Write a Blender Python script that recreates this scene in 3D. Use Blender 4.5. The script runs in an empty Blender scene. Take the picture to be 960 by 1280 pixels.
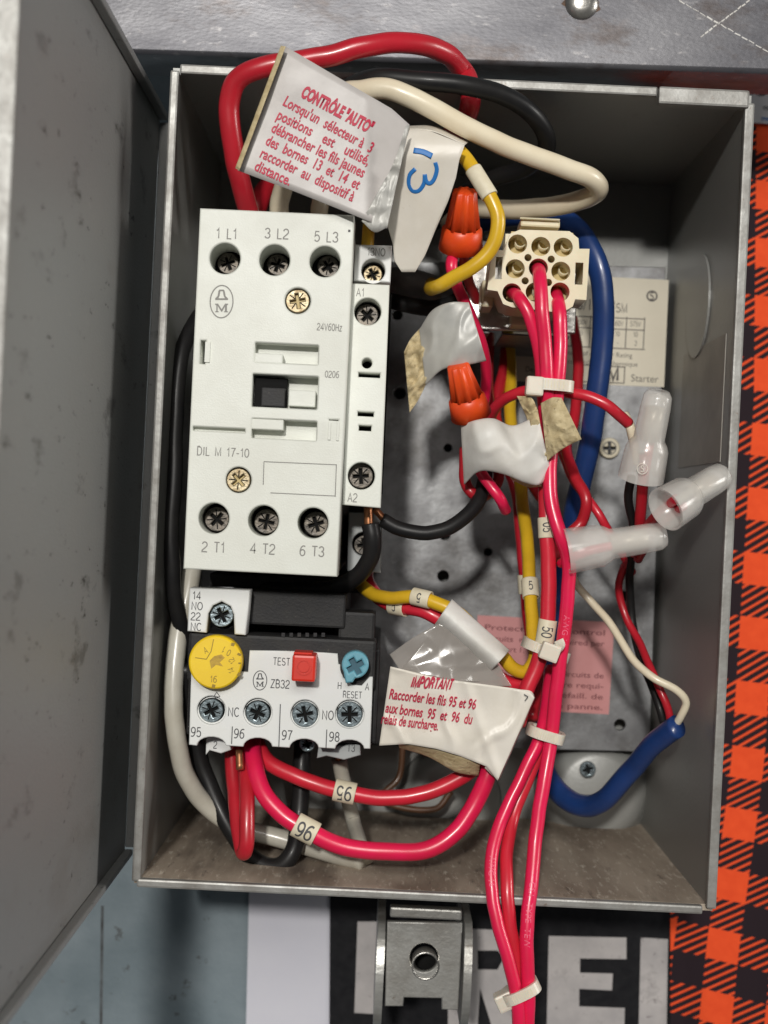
import bpy, bmesh, math, random
from mathutils import Vector, Matrix, noise
random.seed(7)
C = bpy.context.scene
COL = C.collection

# ------------------------------------------------------------------ camera, world, lights, exposure
F = 1850.0            # focal length in photo pixels (photo is 960 x 1280)
H = 468.0             # camera height in mm above the back wall of the box
TH = math.radians(2.75)
cs, sn = math.cos(TH), math.sin(TH)

def P(u, v, z):       # photo pixel + height (mm) -> world point (m)
    d = H - z
    a, b = (u-480)/F*d, (640-v)/F*d
    return Vector(((a*cs-b*sn)/1000, (a*sn+b*cs)/1000, z/1000))
def mm(px, z): return px*(H-z)/F/1000

cam = bpy.data.cameras.new('camera'); camo = bpy.data.objects.new('camera', cam); COL.objects.link(camo)
camo.location = (0, 0, H/1000); camo.rotation_euler = (0, 0, TH)
cam.sensor_fit = 'VERTICAL'; cam.sensor_height = 36.0; cam.lens = 36.0*F/1280
cam.clip_start = 0.01; cam.clip_end = 20
cam.dof.use_dof = True; cam.dof.focus_distance = (H-100)/1000; cam.dof.aperture_fstop = 17
C.camera = camo
W = bpy.data.worlds.new('World'); C.world = W; W.use_nodes = True
bg = W.node_tree.nodes['Background']; bg.inputs[0].default_value = (0.86, 0.93, 1.0, 1); bg.inputs[1].default_value = 0.05
def area(name, loc, size, power, color, target=(0.01, 0, 0.08), sy=None):
    l = bpy.data.lights.new(name, 'AREA'); l.energy = power; l.color = color; l.size = size
    if sy: l.shape = 'RECTANGLE'; l.size_y = sy
    o = bpy.data.objects.new(name, l); COL.objects.link(o); o.location = loc
    o.rotation_euler = (Vector(target)-Vector(loc)).to_track_quat('-Z', 'Y').to_euler()
    return o
area('key_lamp', (-0.17, 0.43, 1.75), 0.075, 18.6, (1.0, 0.965, 0.91))
area('ceiling_light', (0.10, 0.62, 1.55), 0.55, 6.8, (1.0, 0.97, 0.92), sy=0.35)
area('shop_light', (1.5, 0.28, 0.36), 0.35, 9.5, (1.0, 0.97, 0.92), sy=0.35)
C.view_settings.view_transform = 'Standard'; C.view_settings.look = 'None'
C.view_settings.exposure = 0.0; C.view_settings.gamma = 1

# ------------------------------------------------------------------ materials
M = {}
def mat(name, col, rough=0.5, metal=0.0, col2=None, scale=300, amt=0.5, bump=0.0, bscale=None, sss=0, coat=0,
        trans=0, alpha=1, spots=None, spec=0.5, lo=0.35, hi=0.65, detail=6, stretch=None):
    m = bpy.data.materials.new(name); m.use_nodes = True; nt = m.node_tree; N = nt.nodes; L = nt.links
    b = N['Principled BSDF']
    b.inputs['Base Color'].default_value = (*col, 1); b.inputs['Roughness'].default_value = rough
    b.inputs['Metallic'].default_value = metal; b.inputs['Specular IOR Level'].default_value = spec
    if sss:
        b.inputs['Subsurface Weight'].default_value = sss; b.inputs['Subsurface Scale'].default_value = 0.002
        b.inputs['Subsurface Radius'].default_value = (1, .6, .5)
    if coat: b.inputs['Coat Weight'].default_value = coat; b.inputs['Coat Roughness'].default_value = 0.15
    if trans: b.inputs['Transmission Weight'].default_value = trans; b.inputs['IOR'].default_value = 1.25
    if alpha < 1: b.inputs['Alpha'].default_value = alpha
    tc = N.new('ShaderNodeNewGeometry'); vec = tc.outputs['Position']
    if stretch:
        mp = N.new('ShaderNodeMapping'); mp.inputs['Scale'].default_value = stretch; L.new(vec, mp.inputs[0]); vec = mp.outputs[0]
    cur = None
    if col2:
        n = N.new('ShaderNodeTexNoise'); n.inputs['Scale'].default_value = scale; n.inputs['Detail'].default_value = detail
        n.inputs['Roughness'].default_value = 0.62; L.new(vec, n.inputs['Vector'])
        r = N.new('ShaderNodeMapRange'); r.inputs[1].default_value = lo; r.inputs[2].default_value = hi; r.inputs[4].default_value = amt
        L.new(n.outputs[0], r.inputs[0])
        x = N.new('ShaderNodeMix'); x.data_type = 'RGBA'; x.inputs[6].default_value = (*col, 1); x.inputs[7].default_value = (*col2, 1)
        L.new(r.outputs[0], x.inputs[0]); cur = x.outputs[2]
        rr = N.new('ShaderNodeMapRange'); rr.inputs[3].default_value = rough-0.07; rr.inputs[4].default_value = min(1, rough+0.12)
        L.new(n.outputs[0], rr.inputs[0]); L.new(rr.outputs[0], b.inputs['Roughness'])
    for sp in (spots or []):     # (colour, scale, lo, hi)
        n = N.new('ShaderNodeTexNoise'); n.inputs['Scale'].default_value = sp[1]; n.inputs['Detail'].default_value = 5
        n.inputs['Roughness'].default_value = 0.7; L.new(vec, n.inputs['Vector'])
        r = N.new('ShaderNodeMapRange'); r.inputs[1].default_value = sp[2]; r.inputs[2].default_value = sp[3]
        if len(sp) > 4: r.inputs[4].default_value = sp[4]
        L.new(n.outputs[0], r.inputs[0])
        x = N.new('ShaderNodeMix'); x.data_type = 'RGBA'; x.inputs[7].default_value = (*sp[0], 1)
        if cur: L.new(cur, x.inputs[6])
        else: x.inputs[6].default_value = (*col, 1)
        L.new(r.outputs[0], x.inputs[0]); cur = x.outputs[2]
    if cur: L.new(cur, b.inputs['Base Color'])
    if bump:
        n = N.new('ShaderNodeTexNoise'); n.inputs['Scale'].default_value = bscale or scale; n.inputs['Detail'].default_value = 4
        L.new(vec, n.inputs['Vector'])
        bp = N.new('ShaderNodeBump'); bp.inputs['Strength'].default_value = bump; bp.inputs['Distance'].default_value = 0.0004
        L.new(n.outputs[0], bp.inputs['Height']); L.new(bp.outputs[0], b.inputs['Normal'])
    M[name] = m; return m

mat('box_paint', (.25,.255,.245), .36, 0.1, (.31,.305,.285), 28, .5, .12, 900, spots=[((.42,.40,.37), 700, .68, .76, .6), ((.11,.10,.09), 90, .63, .75, .35), ((.09,.08,.07), 900, .70, .76, .7)], stretch=(1, 1, .4))
mat('box_floor', (.23,.18,.135), .7, 0, (.46,.39,.31), 70, .9, .3, 900, spots=[((.66,.60,.50), 700, .56, .68, .8), ((.09,.07,.055), 45, .52, .68, .8), ((.08,.06,.05), 300, .62, .7, .6)], stretch=(1, 1, .22))
mat('rim_metal', (.33,.33,.315), .42, .3, (.20,.19,.175), 160, .9, .15, 900, spots=[((.16,.11,.08), 420, .64, .72, .8)])
mat('door_paint', (.265,.27,.268), .45, 0.1, (.29,.283,.268), 26, .6, .25, 1500, spots=[((.36,.34,.31), 900, .62, .72, .5), ((.035,.032,.03), 300, .63, .70, .9), ((.06,.056,.05), 75, .60, .68, .55), ((.15,.12,.09), 22, .60, .76, .35), ((.40,.39,.37), 160, .66, .74, .35)], stretch=(1, 1, .45))
mat('zinc', (.25,.255,.26), .42, .45, (.13,.13,.135), 85, .95, .12, 700, spots=[((.38,.39,.40), 240, .60, .75, .5), ((.07,.065,.06), 40, .52, .68, .7)])
mat('bracket_steel', (.42,.42,.40), .38, .5, (.26,.25,.23), 120, .9, .2, 900, spots=[((.16,.12,.09), 260, .62, .72, .7), ((.6,.59,.55), 300, .62, .74, .5)])
mat('bare_steel', (.115,.115,.125), .38, .4, (.055,.055,.066), 30, .9, .15, 900, spots=[((.30,.29,.29), 300, .60, .76, .7), ((.05,.038,.035), 45, .54, .66, .8), ((.16,.12,.10), 22, .58, .7, .5)], stretch=(.7, 1.5, 1))
mat('bright_steel', (.62,.61,.58), .28, .9, (.40,.38,.35), 400, .8, .15, 900)
mat('screw_zinc', (.30,.36,.39), .28, .85, (.12,.15,.16), 500, .8, .2, 1200)
mat('screw_brass', (.40,.35,.24), .42, .7, (.20,.14,.07), 520, .95, .3, 1100)
mat('screw_dark', (.055,.05,.045), .42, .6, (.19,.165,.135), 420, .8, .3, 1200)
mat('earth_screw', (.40,.36,.27), .5, .3, (.52,.48,.38), 400, .6)
mat('copper', (.55,.25,.12), .35, .8, (.28,.10,.05), 500, .6)
mat('ivory_plastic', (.69,.71,.655), .42, 0, (.645,.655,.595), 60, .9, .12, 2600, spots=[((.50,.48,.41), 90, .64, .80, .4), ((.42,.40,.34), 950, .735, .77, .45)])
mat('white_plastic', (.72,.735,.73), .45, 0, (.72,.73,.70), 160, .7, .06, 3000, spots=[((.40,.38,.33), 900, .72, .76, .5)])
mat('grey_plastic', (.36,.38,.38), .5)
mat('black_plastic', (.014,.014,.016), .5, 0, (.03,.029,.028), 180, .8, .15, 1800, spots=[((.16,.14,.12), 700, .64, .74, .5)], spec=.25)
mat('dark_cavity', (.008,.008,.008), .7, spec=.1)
mat('grey_ink', (.23,.225,.21), .6); mat('dark_ink', (.07,.07,.075), .6); mat('red_ink', (.50,.02,.06), .6)
mat('blue_ink', (.02,.17,.50), .5); mat('sticker_ink', (.10,.09,.085), .7, alpha=.9); mat('sticker_ink_red', (.19,.055,.06), .7)
mat('yellow_dial', (.86,.60,.012), .42, 0, (.78,.50,.01), 120, .6, .05, 2000)
mat('dial_ink', (.30,.20,.02), .6); mat('dial_wear', (.36,.22,.03), .6, 0, (.6,.4,.05), 900, .8)
mat('red_button', (.62,.03,.015), .35, sss=.1); mat('blue_knob', (.13,.35,.44), .38, sss=.1); mat('blue_knob_dark', (.02,.09,.13), .5)
def wirem(n, c, c2, rough=.33, spec=.5, coat=.22): mat(n, c, rough, 0, c2, 110, .7, .06, 500, coat=coat, spec=spec, spots=[(tuple(x*.45+.03 for x in c), 420, .66, .76, .45)])
wirem('wire_red', (.50,.015,.03), (.40,.012,.02)); wirem('wire_pink', (.78,.012,.085), (.66,.012,.05)); wirem('wire_scarlet', (.64,.02,.045), (.54,.018,.03))
wirem('wire_cream', (.80,.72,.55), (.72,.62,.45)); wirem('wire_black', (.010,.010,.011), (.018,.017,.016), .42, .28, .06)
wirem('wire_yellow', (.72,.45,.02), (.58,.34,.015)); wirem('sheath_blue', (.014,.048,.19), (.012,.035,.13))
wirem('wire_white', (.55,.53,.46), (.42,.39,.32)); wirem('wire_brown', (.13,.06,.03), (.08,.04,.02))
mat('sleeve', (.74,.68,.52), .5, 0, (.62,.54,.38), 500, .5, .08, 900, spots=[((.32,.25,.16), 800, .68, .74, .5)])
mat('nylon', (.74,.68,.58), .32, 0, (.66,.58,.48), 300, .5, sss=.35)
mat('connector_nylon', (.70,.62,.43), .36, 0, (.64,.55,.35), 300, .5, sss=.3)
mat('crimp_nylon', (.88,.86,.82), .18, 0, alpha=.37, spec=.9, col2=(.72,.69,.64), scale=90, amt=.6)
mat('crimp_core', (.62,.58,.48), .35, .2, (.45,.35,.26), 300, .8)
mat('nut_orange', (.80,.085,.012), .38, 0, (.68,.05,.01), 200, .6, sss=.1)
mat('tag_silver', (.50,.475,.46), .4, .0, (.40,.375,.36), 60, .7, .12, 300, spots=[((.42,.33,.22), 130, .68, .76, .6)])
mat('tag_cream', (.78,.74,.67), .38, 0, (.66,.61,.52), 70, .7, .15, 400, spots=[((.45,.38,.28), 260, .68, .75, .5)])
mat('tape_white', (.76,.75,.72), .48, 0, (.60,.575,.52), 80, .7, .15, 400, spots=[((.35,.28,.2), 300, .68, .74, .5)])
mat('tape_grey', (.44,.44,.42), .42, .1, (.58,.57,.53), 70, .8, .2, 260)
mat('brass_cup', (.60,.47,.20), .5, 0, (.48,.35,.13), 300, .7)
mat('adhesive', (.60,.50,.30), .7, 0, (.40,.31,.16), 420, .8, .8, 900, spots=[((.16,.11,.06), 700, .62, .70, .8)])
mat('clear_film', (.40,.37,.34), .16, 0, alpha=.55, spec=.8)
mat('sticker_cream', (.64,.59,.47), .5, 0, (.56,.51,.41), 60, .5); mat('sticker_pink', (.60,.27,.27), .6, 0, (.50,.21,.20), 70, .6)
mat('sticker_faded', (.33,.31,.27), .45, 0, (.27,.26,.23), 90, .8)
mat('bench_paint', (.155,.20,.225), .42, .1, (.25,.30,.33), 24, .9, .15, 700, spots=[((.05,.045,.04), 150, .63, .70, .8), ((.34,.39,.42), 300, .66, .76, .5), ((.12,.09,.05), 60, .70, .75, .7)])
mat('bench_dirt', (.05,.05,.05), .8, 0, (.13,.15,.16), 200, .9)
mat('white_paper', (.62,.62,.68), .6, 0, (.56,.56,.64), 30, .6); mat('black_print', (.008,.008,.010), .6, 0, (.02,.02,.022), 300, .6, spec=.15)
mat('letter_print', (.36,.34,.34), .6, 0, (.50,.47,.46), 60, .9, spots=[((.12,.10,.10), 420, .62, .70, .8), ((.26,.24,.24), 110, .58, .70, .6)])
mat('notice_paper', (.50,.50,.52), .6)

# plaid print: orange / black buffalo check with diagonal hatching, laid out in the cloth's own coordinates
pl = bpy.data.materials.new('plaid_print'); pl.use_nodes = True; M['plaid_print'] = pl
nt = pl.node_tree; N = nt.nodes; L = nt.links; b = N['Principled BSDF']; b.inputs['Roughness'].default_value = .8; b.inputs['Specular IOR Level'].default_value = .12
uv = N.new('ShaderNodeUVMap'); sep = N.new('ShaderNodeSeparateXYZ'); L.new(uv.outputs[0], sep.inputs[0])
def mth(op, a, bb=None, c=None):
    n = N.new('ShaderNodeMath'); n.operation = op
    for i, x in enumerate((a, bb, c)):
        if x is None: continue
        if isinstance(x, (int, float)): n.inputs[i].default_value = x
        else: L.new(x, n.inputs[i])
    return n.outputs[0]
X_, Y_ = sep.outputs[0], sep.outputs[1]
fx = mth('LESS_THAN', mth('FRACT', X_), .5); fy = mth('LESS_THAN', mth('FRACT', Y_), .5)
hatch = mth('LESS_THAN', mth('FRACT', mth('MULTIPLY', mth('SUBTRACT', mth('MULTIPLY', Y_, 1.35), X_), 5.6)), .34)
both = mth('MULTIPLY', fx, fy); one = mth('ABSOLUTE', mth('SUBTRACT', fx, fy))
f = mth('MAXIMUM', both, mth('MULTIPLY', one, hatch))
nz = N.new('ShaderNodeTexNoise'); nz.inputs['Scale'].default_value = 6; L.new(uv.outputs[0], nz.inputs[0])
mo = N.new('ShaderNodeMix'); mo.data_type = 'RGBA'; mo.inputs[6].default_value = (.70,.065,.018,1); mo.inputs[7].default_value = (.86,.10,.028,1); L.new(nz.outputs[0], mo.inputs[0])
mx = N.new('ShaderNodeMix'); mx.data_type = 'RGBA'; mx.inputs[6].default_value = (.022,.014,.018,1)
L.new(f, mx.inputs[0]); L.new(mo.outputs[2], mx.inputs[7]); L.new(mx.outputs[2], b.inputs['Base Color'])

# ------------------------------------------------------------------ builders
def link(name, me, parent=None, m=None, label=None, cat=None, group=None, kind=None, smooth=False):
    vs = [v.co for v in me.vertices]
    c = Vector(((min(v.x for v in vs)+max(v.x for v in vs))/2, (min(v.y for v in vs)+max(v.y for v in vs))/2, min(v.z for v in vs)))
    me.transform(Matrix.Translation(-c))
    o = bpy.data.objects.new(name, me); COL.objects.link(o); me.name = name
    if m:
        me.materials.clear(); me.materials.append(M[m])
    base = Vector((0, 0, 0))
    if parent:
        o.parent = parent; base = parent['_w'] if '_w' in parent else Vector((0, 0, 0)); base = Vector(base)
    o.location = c-base; o['_w'] = tuple(c)
    if smooth:
        for p in me.polygons: p.use_smooth = True
    if label: o['label'] = label
    if cat: o['category'] = cat
    if group: o['group'] = group
    if kind: o['kind'] = kind
    return o
def from_bm(name, bm, **k):
    bmesh.ops.recalc_face_normals(bm, faces=bm.faces)
    me = bpy.data.meshes.new(name); bm.to_mesh(me); bm.free(); return link(name, me, **k)
def thing(name, loc, label, cat, group=None):
    o = bpy.data.objects.new(name, None); COL.objects.link(o); o.empty_display_size = .01
    o.location = loc; o['_w'] = tuple(loc); o['label'] = label; o['category'] = cat
    if group: o['group'] = group
    return o
def bevel(bm, w, seg=2):
    if w: bmesh.ops.bevel(bm, geom=[e for e in bm.edges if e.calc_length() > w*2.5], offset=w, segments=seg, affect='EDGES', profile=.6)
def box(name, lo, hi, m, parent=None, bev=.0003, rot=0, **k):
    bm = bmesh.new(); bmesh.ops.create_cube(bm, size=1)
    lo = Vector(lo); hi = Vector(hi); s = hi-lo; c = (lo+hi)/2
    for v in bm.verts: v.co = Vector((v.co.x*abs(s.x), v.co.y*abs(s.y), v.co.z*abs(s.z)))
    bevel(bm, bev)
    R = Matrix.Rotation(rot, 3, 'Z')
    for v in bm.verts: v.co = R @ v.co + c
    return from_bm(name, bm, parent=parent, m=m, **k)
def pbox(name, u0, v0, u1, v1, z0, z1, m, parent=None, bev=.0003, **k):   # corners in pixels at the top face
    a = P(u0, v0, z1); c = P(u1, v1, z1)
    return box(name, (min(a.x,c.x), min(a.y,c.y), z0/1000), (max(a.x,c.x), max(a.y,c.y), z1/1000), m, parent, bev, **k)
def circ(u, v, z, r, n=28, sx=1, sy=1, a0=0):
    c = P(u, v, z); rr = mm(r, z)
    return [(c.x+rr*sx*math.cos(a0+2*math.pi*i/n), c.y+rr*sy*math.sin(a0+2*math.pi*i/n)) for i in range(n)]
def rect(u0, v0, u1, v1, z, rad=0):
    a = P(u0, v0, z); c = P(u1, v1, z)
    if not rad: return [(a.x,a.y),(c.x,a.y),(c.x,c.y),(a.x,c.y)]
    r = mm(rad, z); out = []
    for (cx, cy, s) in ((c.x-r, a.y-r, 0), (a.x+r, a.y-r, 1), (a.x+r, c.y+r, 2), (c.x-r, c.y+r, 3)):
        for i in range(5):
            t = math.pi/2*(s+i/4); out.append((cx+r*math.cos(t), cy+r*math.sin(t)))
    return out
def poly(pts, z): return [tuple(P(u, v, z)[:2]) for u, v in pts]
def curve_mesh(outlines, z0, z1, bev=0):
    cu = bpy.data.curves.new('c', 'CURVE'); cu.dimensions = '2D'; cu.fill_mode = 'BOTH'
    cu.extrude = max(0, (z1-z0)/2000-bev); cu.bevel_depth = bev; cu.bevel_resolution = 1; cu.offset = -bev
    for o in outlines:
        s = cu.splines.new('POLY'); s.points.add(len(o)-1)
        for p, q in zip(s.points, o): p.co = (q[0], q[1], 0, 1)
        s.use_cyclic_u = True
    ob = bpy.data.objects.new('c', cu); COL.objects.link(ob)
    dg = bpy.context.evaluated_depsgraph_get(); me = bpy.data.meshes.new_from_object(ob.evaluated_get(dg), depsgraph=dg)
    bpy.data.objects.remove(ob); bpy.data.curves.remove(cu)
    me.transform(Matrix.Translation((0, 0, (z0+z1)/2000)))
    return me
def plate(name, outlines, z0, z1, m, parent=None, bev=0, **k):
    return link(name, curve_mesh(outlines, z0, z1, bev), parent=parent, m=m, **k)
def join_me(mes):
    bm = bmesh.new()
    for me in mes: bm.from_mesh(me)
    me = bpy.data.meshes.new('j'); bm.to_mesh(me); bm.free(); return me
TXT = {}
def text_mesh(s, bold=0, force=False):
    if all(ch in SF for ch in s) and not force: return stroke_mesh(s, .125+bold*2)
    key = (s, bold)
    if key in TXT: return TXT[key].copy()
    cu = bpy.data.curves.new('t', 'FONT'); cu.body = s; cu.size = 1; cu.offset = bold; cu.resolution_u = 3
    ob = bpy.data.objects.new('t', cu); COL.objects.link(ob)
    dg = bpy.context.evaluated_depsgraph_get(); me = bpy.data.meshes.new_from_object(ob.evaluated_get(dg), depsgraph=dg)
    bpy.data.objects.remove(ob); bpy.data.curves.remove(cu); TXT[key] = me
    return me.copy()

# light engraved sans lettering drawn as strokes (cap height 1)
def arc(cx, cy, rx, ry, a0, a1, n=10): return [(cx+rx*math.cos(math.radians(a0+(a1-a0)*i/n)), cy+ry*math.sin(math.radians(a0+(a1-a0)*i/n))) for i in range(n+1)]
SF = {' ': (.44, []), '-': (.4, [[(.04,.38),(.36,.38)]]),
 '0': (.58, [arc(.29,.5,.26,.49,0,360,20)]), '1': (.42, [[(.06,.78),(.2,.83),(.28,1),(.28,0)]]),
 '2': (.58, [arc(.29,.72,.25,.27,170,-38,12)+[(.04,.14),(.03,.01),(.56,.01)]]),
 '3': (.58, [arc(.28,.75,.23,.24,165,-90,12), arc(.28,.26,.26,.25,90,-165,12)]),
 '4': (.60, [[(.44,0),(.44,1),(.03,.29),(.58,.29)]]),
 '5': (.58, [[(.5,.99),(.13,.99),(.07,.5)]+arc(.28,.32,.26,.32,130,-150,12)]),
 '6': (.58, [arc(.29,.31,.25,.30,0,360,16), arc(.40,.38,.36,.61,180,65,8)]),
 '7': (.56, [[(.03,.99),(.54,.99),(.34,.6),(.2,0)]]),
 '8': (.58, [arc(.29,.75,.21,.24,0,360,16), arc(.29,.26,.25,.25,0,360,16)]),
 '9': (.58, [arc(.29,.69,.25,.30,0,360,16), arc(.18,.62,.36,.61,0,-115,8)]),
 'A': (.66, [[(.02,0),(.33,1),(.64,0)], [(.13,.34),(.53,.34)]]),
 'B': (.62, [[(.07,0),(.07,1),(.34,1)]+arc(.34,.76,.2,.24,90,-90,8)+[(.07,.52)], [(.34,.52)]+arc(.34,.26,.24,.26,90,-90,8)+[(.07,0)]]),
 'C': (.68, [arc(.37,.5,.32,.49,42,318,16)]), 'D': (.66, [[(.07,0),(.07,1),(.3,1)]+arc(.3,.5,.31,.5,90,-90,12)+[(.07,0)]]),
 'E': (.56, [[(.54,0),(.07,0),(.07,1),(.53,1)], [(.07,.53),(.5,.53)]]), 'H': (.66, [[(.07,0),(.07,1)], [(.59,0),(.59,1)], [(.07,.52),(.59,.52)]]),
 'I': (.2, [[(.1,0),(.1,1)]]), 'L': (.52, [[(.07,1),(.07,0),(.5,0)]]), 'M': (.80, [[(.07,0),(.07,1),(.4,.05),(.73,1),(.73,0)]]),
 'N': (.68, [[(.07,0),(.07,1),(.61,0),(.61,1)]]), 'O': (.74, [arc(.37,.5,.32,.49,0,360,22)]),
 'R': (.64, [[(.07,0),(.07,1),(.36,1)]+arc(.36,.76,.2,.24,90,-90,8)+[(.07,.52)], [(.36,.52),(.52,.3),(.57,0)]]),
 'S': (.62, [arc(.31,.75,.24,.24,25,255,12)+arc(.31,.26,.26,.25,75,-155,12)]), 'T': (.58, [[(.01,1),(.57,1)], [(.29,1),(.29,0)]]),
 'V': (.62, [[(.02,1),(.31,0),(.6,1)]]), 'Z': (.58, [[(.04,1),(.54,1),(.03,0),(.56,0)]]), 'z': (.48, [[(.04,.7),(.42,.7),(.03,0),(.44,0)]]),
 'P': (.62, [[(.07,0),(.07,1),(.36,1)]+arc(.36,.74,.22,.26,90,-90,8)+[(.07,.48)]]), 'U': (.66, [[(.07,1),(.07,.3)]+arc(.33,.3,.26,.3,180,360,10)+[(.59,1)]]),
 'F': (.54, [[(.07,0),(.07,1),(.52,1)], [(.07,.53),(.48,.53)]]), 'G': (.70, [arc(.37,.5,.32,.49,42,330,16)+[(.65,.46),(.42,.46)]])}
def stroke_mesh(s, w=.10):
    bm = bmesh.new(); x = 0; k = 0
    for ch in s:
        adv, strokes = SF[ch]
        for st in strokes:
            pts = [Vector((x+p[0], p[1])) for p in st]; closed = (pts[0]-pts[-1]).length < 1e-4; L_, R_ = [], []; k += 1; n = len(pts)
            for i in range(n):
                a = pts[i-1] if i else (pts[-2] if closed else None); c = pts[i+1] if i < n-1 else (pts[1] if closed else None)
                d0 = (pts[i]-a).normalized() if a is not None else None; d1 = (c-pts[i]).normalized() if c is not None else None
                d = ((d0 or d1)+(d1 or d0)); d = d.normalized() if d.length > .2 else (d0 or d1)
                m_ = Vector((-d.y, d.x)); f_ = 1/max(.45, m_.dot(Vector((-(d1 or d0).y, (d1 or d0).x))))
                L_.append(bm.verts.new((*(pts[i]+m_*w/2*f_)*.7, k*.002))); R_.append(bm.verts.new((*(pts[i]-m_*w/2*f_)*.7, k*.002)))
            for i in range(n-1): bm.faces.new((R_[i], R_[i+1], L_[i+1], L_[i]))
        x += adv+.13
    me = bpy.data.meshes.new('s'); bm.to_mesh(me); bm.free(); return me
CAP = 0.70      # cap height of the built-in font at size 1
def text(s, u, v, h, z, m='grey_ink', parent=None, rot=0, xs=.82, bold=0, name='lettering', mk=False):
    """centred on pixel (u, v), cap height h px, rot = clockwise degrees in box axes"""
    me = text_mesh(s, bold); xsv = [q.co.x for q in me.vertices]; x0, x1 = min(xsv), max(xsv)
    sc = mm(h, z)/CAP; c = P(u, v, z); R = Matrix.Rotation(-math.radians(rot), 3, 'Z')
    for q in me.vertices: q.co = R @ Vector(((q.co.x-(x0+x1)/2)*sc*xs, (q.co.y-CAP/2)*sc, q.co.z*sc)) + c
    return me if mk else link(name, me, parent=parent, m=m)
def fit_text(s, p0, p1, h, zf, m, parent, bold=0, name='lettering', mk=False, shear=0):
    """baseline from pixel p0 to pixel p1; zf(u, v) gives the height of the sheet it is printed on"""
    me = text_mesh(s, bold); xsv = [q.co.x for q in me.vertices]; x0, x1 = min(xsv), max(xsv)
    d = Vector((p1[0]-p0[0], p1[1]-p0[1])); nrm = Vector((d.y, -d.x)).normalized()
    for q in me.vertices:
        t = (q.co.x-x0)/(x1-x0); y = q.co.y/CAP*h; t += shear*y/d.length
        u = p0[0]+d.x*t+nrm.x*y; v = p0[1]+d.y*t+nrm.y*y
        q.co = P(u, v, zf(u, v))
    return me if mk else link(name, me, parent=parent, m=m)
def cr(pts, n=8):
    pts = [Vector(p) for p in pts]; out = []
    e = [pts[0]*2-pts[1]]+pts+[pts[-1]*2-pts[-2]]
    for i in range(1, len(e)-2):
        p0, p1, p2, p3 = e[i-1:i+3]
        for k in range(n):
            t = k/n
            out.append(.5*((2*p1)+(p2-p0)*t+(2*p0-5*p1+4*p2-p3)*t*t+(3*p1-p0-3*p2+p3)*t**3))
    out.append(pts[-1]); return out
def frames(path):
    T = [(path[min(i+1, len(path)-1)]-path[max(i-1, 0)]).normalized() for i in range(len(path))]
    n = Vector((0, 0, 1)); n = (n-T[0]*n.dot(T[0]));
    if n.length < .1: n = Vector((0, 1, 0)); n = n-T[0]*n.dot(T[0])
    n.normalize(); out = []
    for t in T:
        n = (n-t*n.dot(t)).normalized(); out.append((t, n, t.cross(n)))
    return out
def tube_bm(path, r, sides=14, flat=1.0, bm=None, rfun=None, hollow=False):
    bm = bm or bmesh.new(); fr = frames(path); rings = []
    for i, (p, (t, n, b_)) in enumerate(zip(path, fr)):
        rr = rfun(i/(len(path)-1)) if rfun else r
        rings.append([bm.verts.new(p+n*rr*flat*math.cos(2*math.pi*k/sides)+b_*rr*math.sin(2*math.pi*k/sides)) for k in range(sides)])
    for a, c in zip(rings, rings[1:]):
        for k in range(sides): bm.faces.new((a[k], a[(k+1) % sides], c[(k+1) % sides], c[k]))
    if not hollow: bm.faces.new(rings[0]); bm.faces.new(rings[-1])
    return bm
WP = {}
def wire(key, name, label, pts, rpx, m, group=None, parent=None, flat=1.0, ends=None, cat='wire', rfun=None):
    zm = sum(p[2] for p in pts)/len(pts); path = cr([P(*p) for p in pts]); r = mm(rpx, zm)
    # insulated wire is never perfectly even: tiny wander
    for i, p in enumerate(path):
        p += Vector((noise.noise(p*60+Vector((3, 1, rpx))), noise.noise(p*60+Vector((9, 4, rpx))), 0))*.0007+Vector((noise.noise(p*190+Vector((5, 7, rpx))), noise.noise(p*190+Vector((1, 2, rpx))), 0))*.00018
    bm = tube_bm(path, r, flat=flat, rfun=(lambda t: r*rfun(t)) if rfun else None)
    kw = dict(parent=parent, m=m, smooth=True)
    if parent is None: kw.update(label=label, cat=cat, group=group)
    o = from_bm(name, bm, **kw)
    WP[key] = (path, r, o)
    for e in (ends or []):     # bare strands: list of px points
        ep = cr([P(*q) for q in e], 4); from_bm('bare_end', tube_bm(ep, r*.5, 8), parent=o, m='copper', smooth=True)
    return o
def surf(path, r, ic, T, n, b_, a, c, rot):
    ca, sa = math.cos(rot), math.sin(rot); x, y = a*ca-c*sa, a*sa+c*ca
    th = y/r; return path[ic]+T*x+(n*math.cos(th)-b_*math.sin(th))*r
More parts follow.
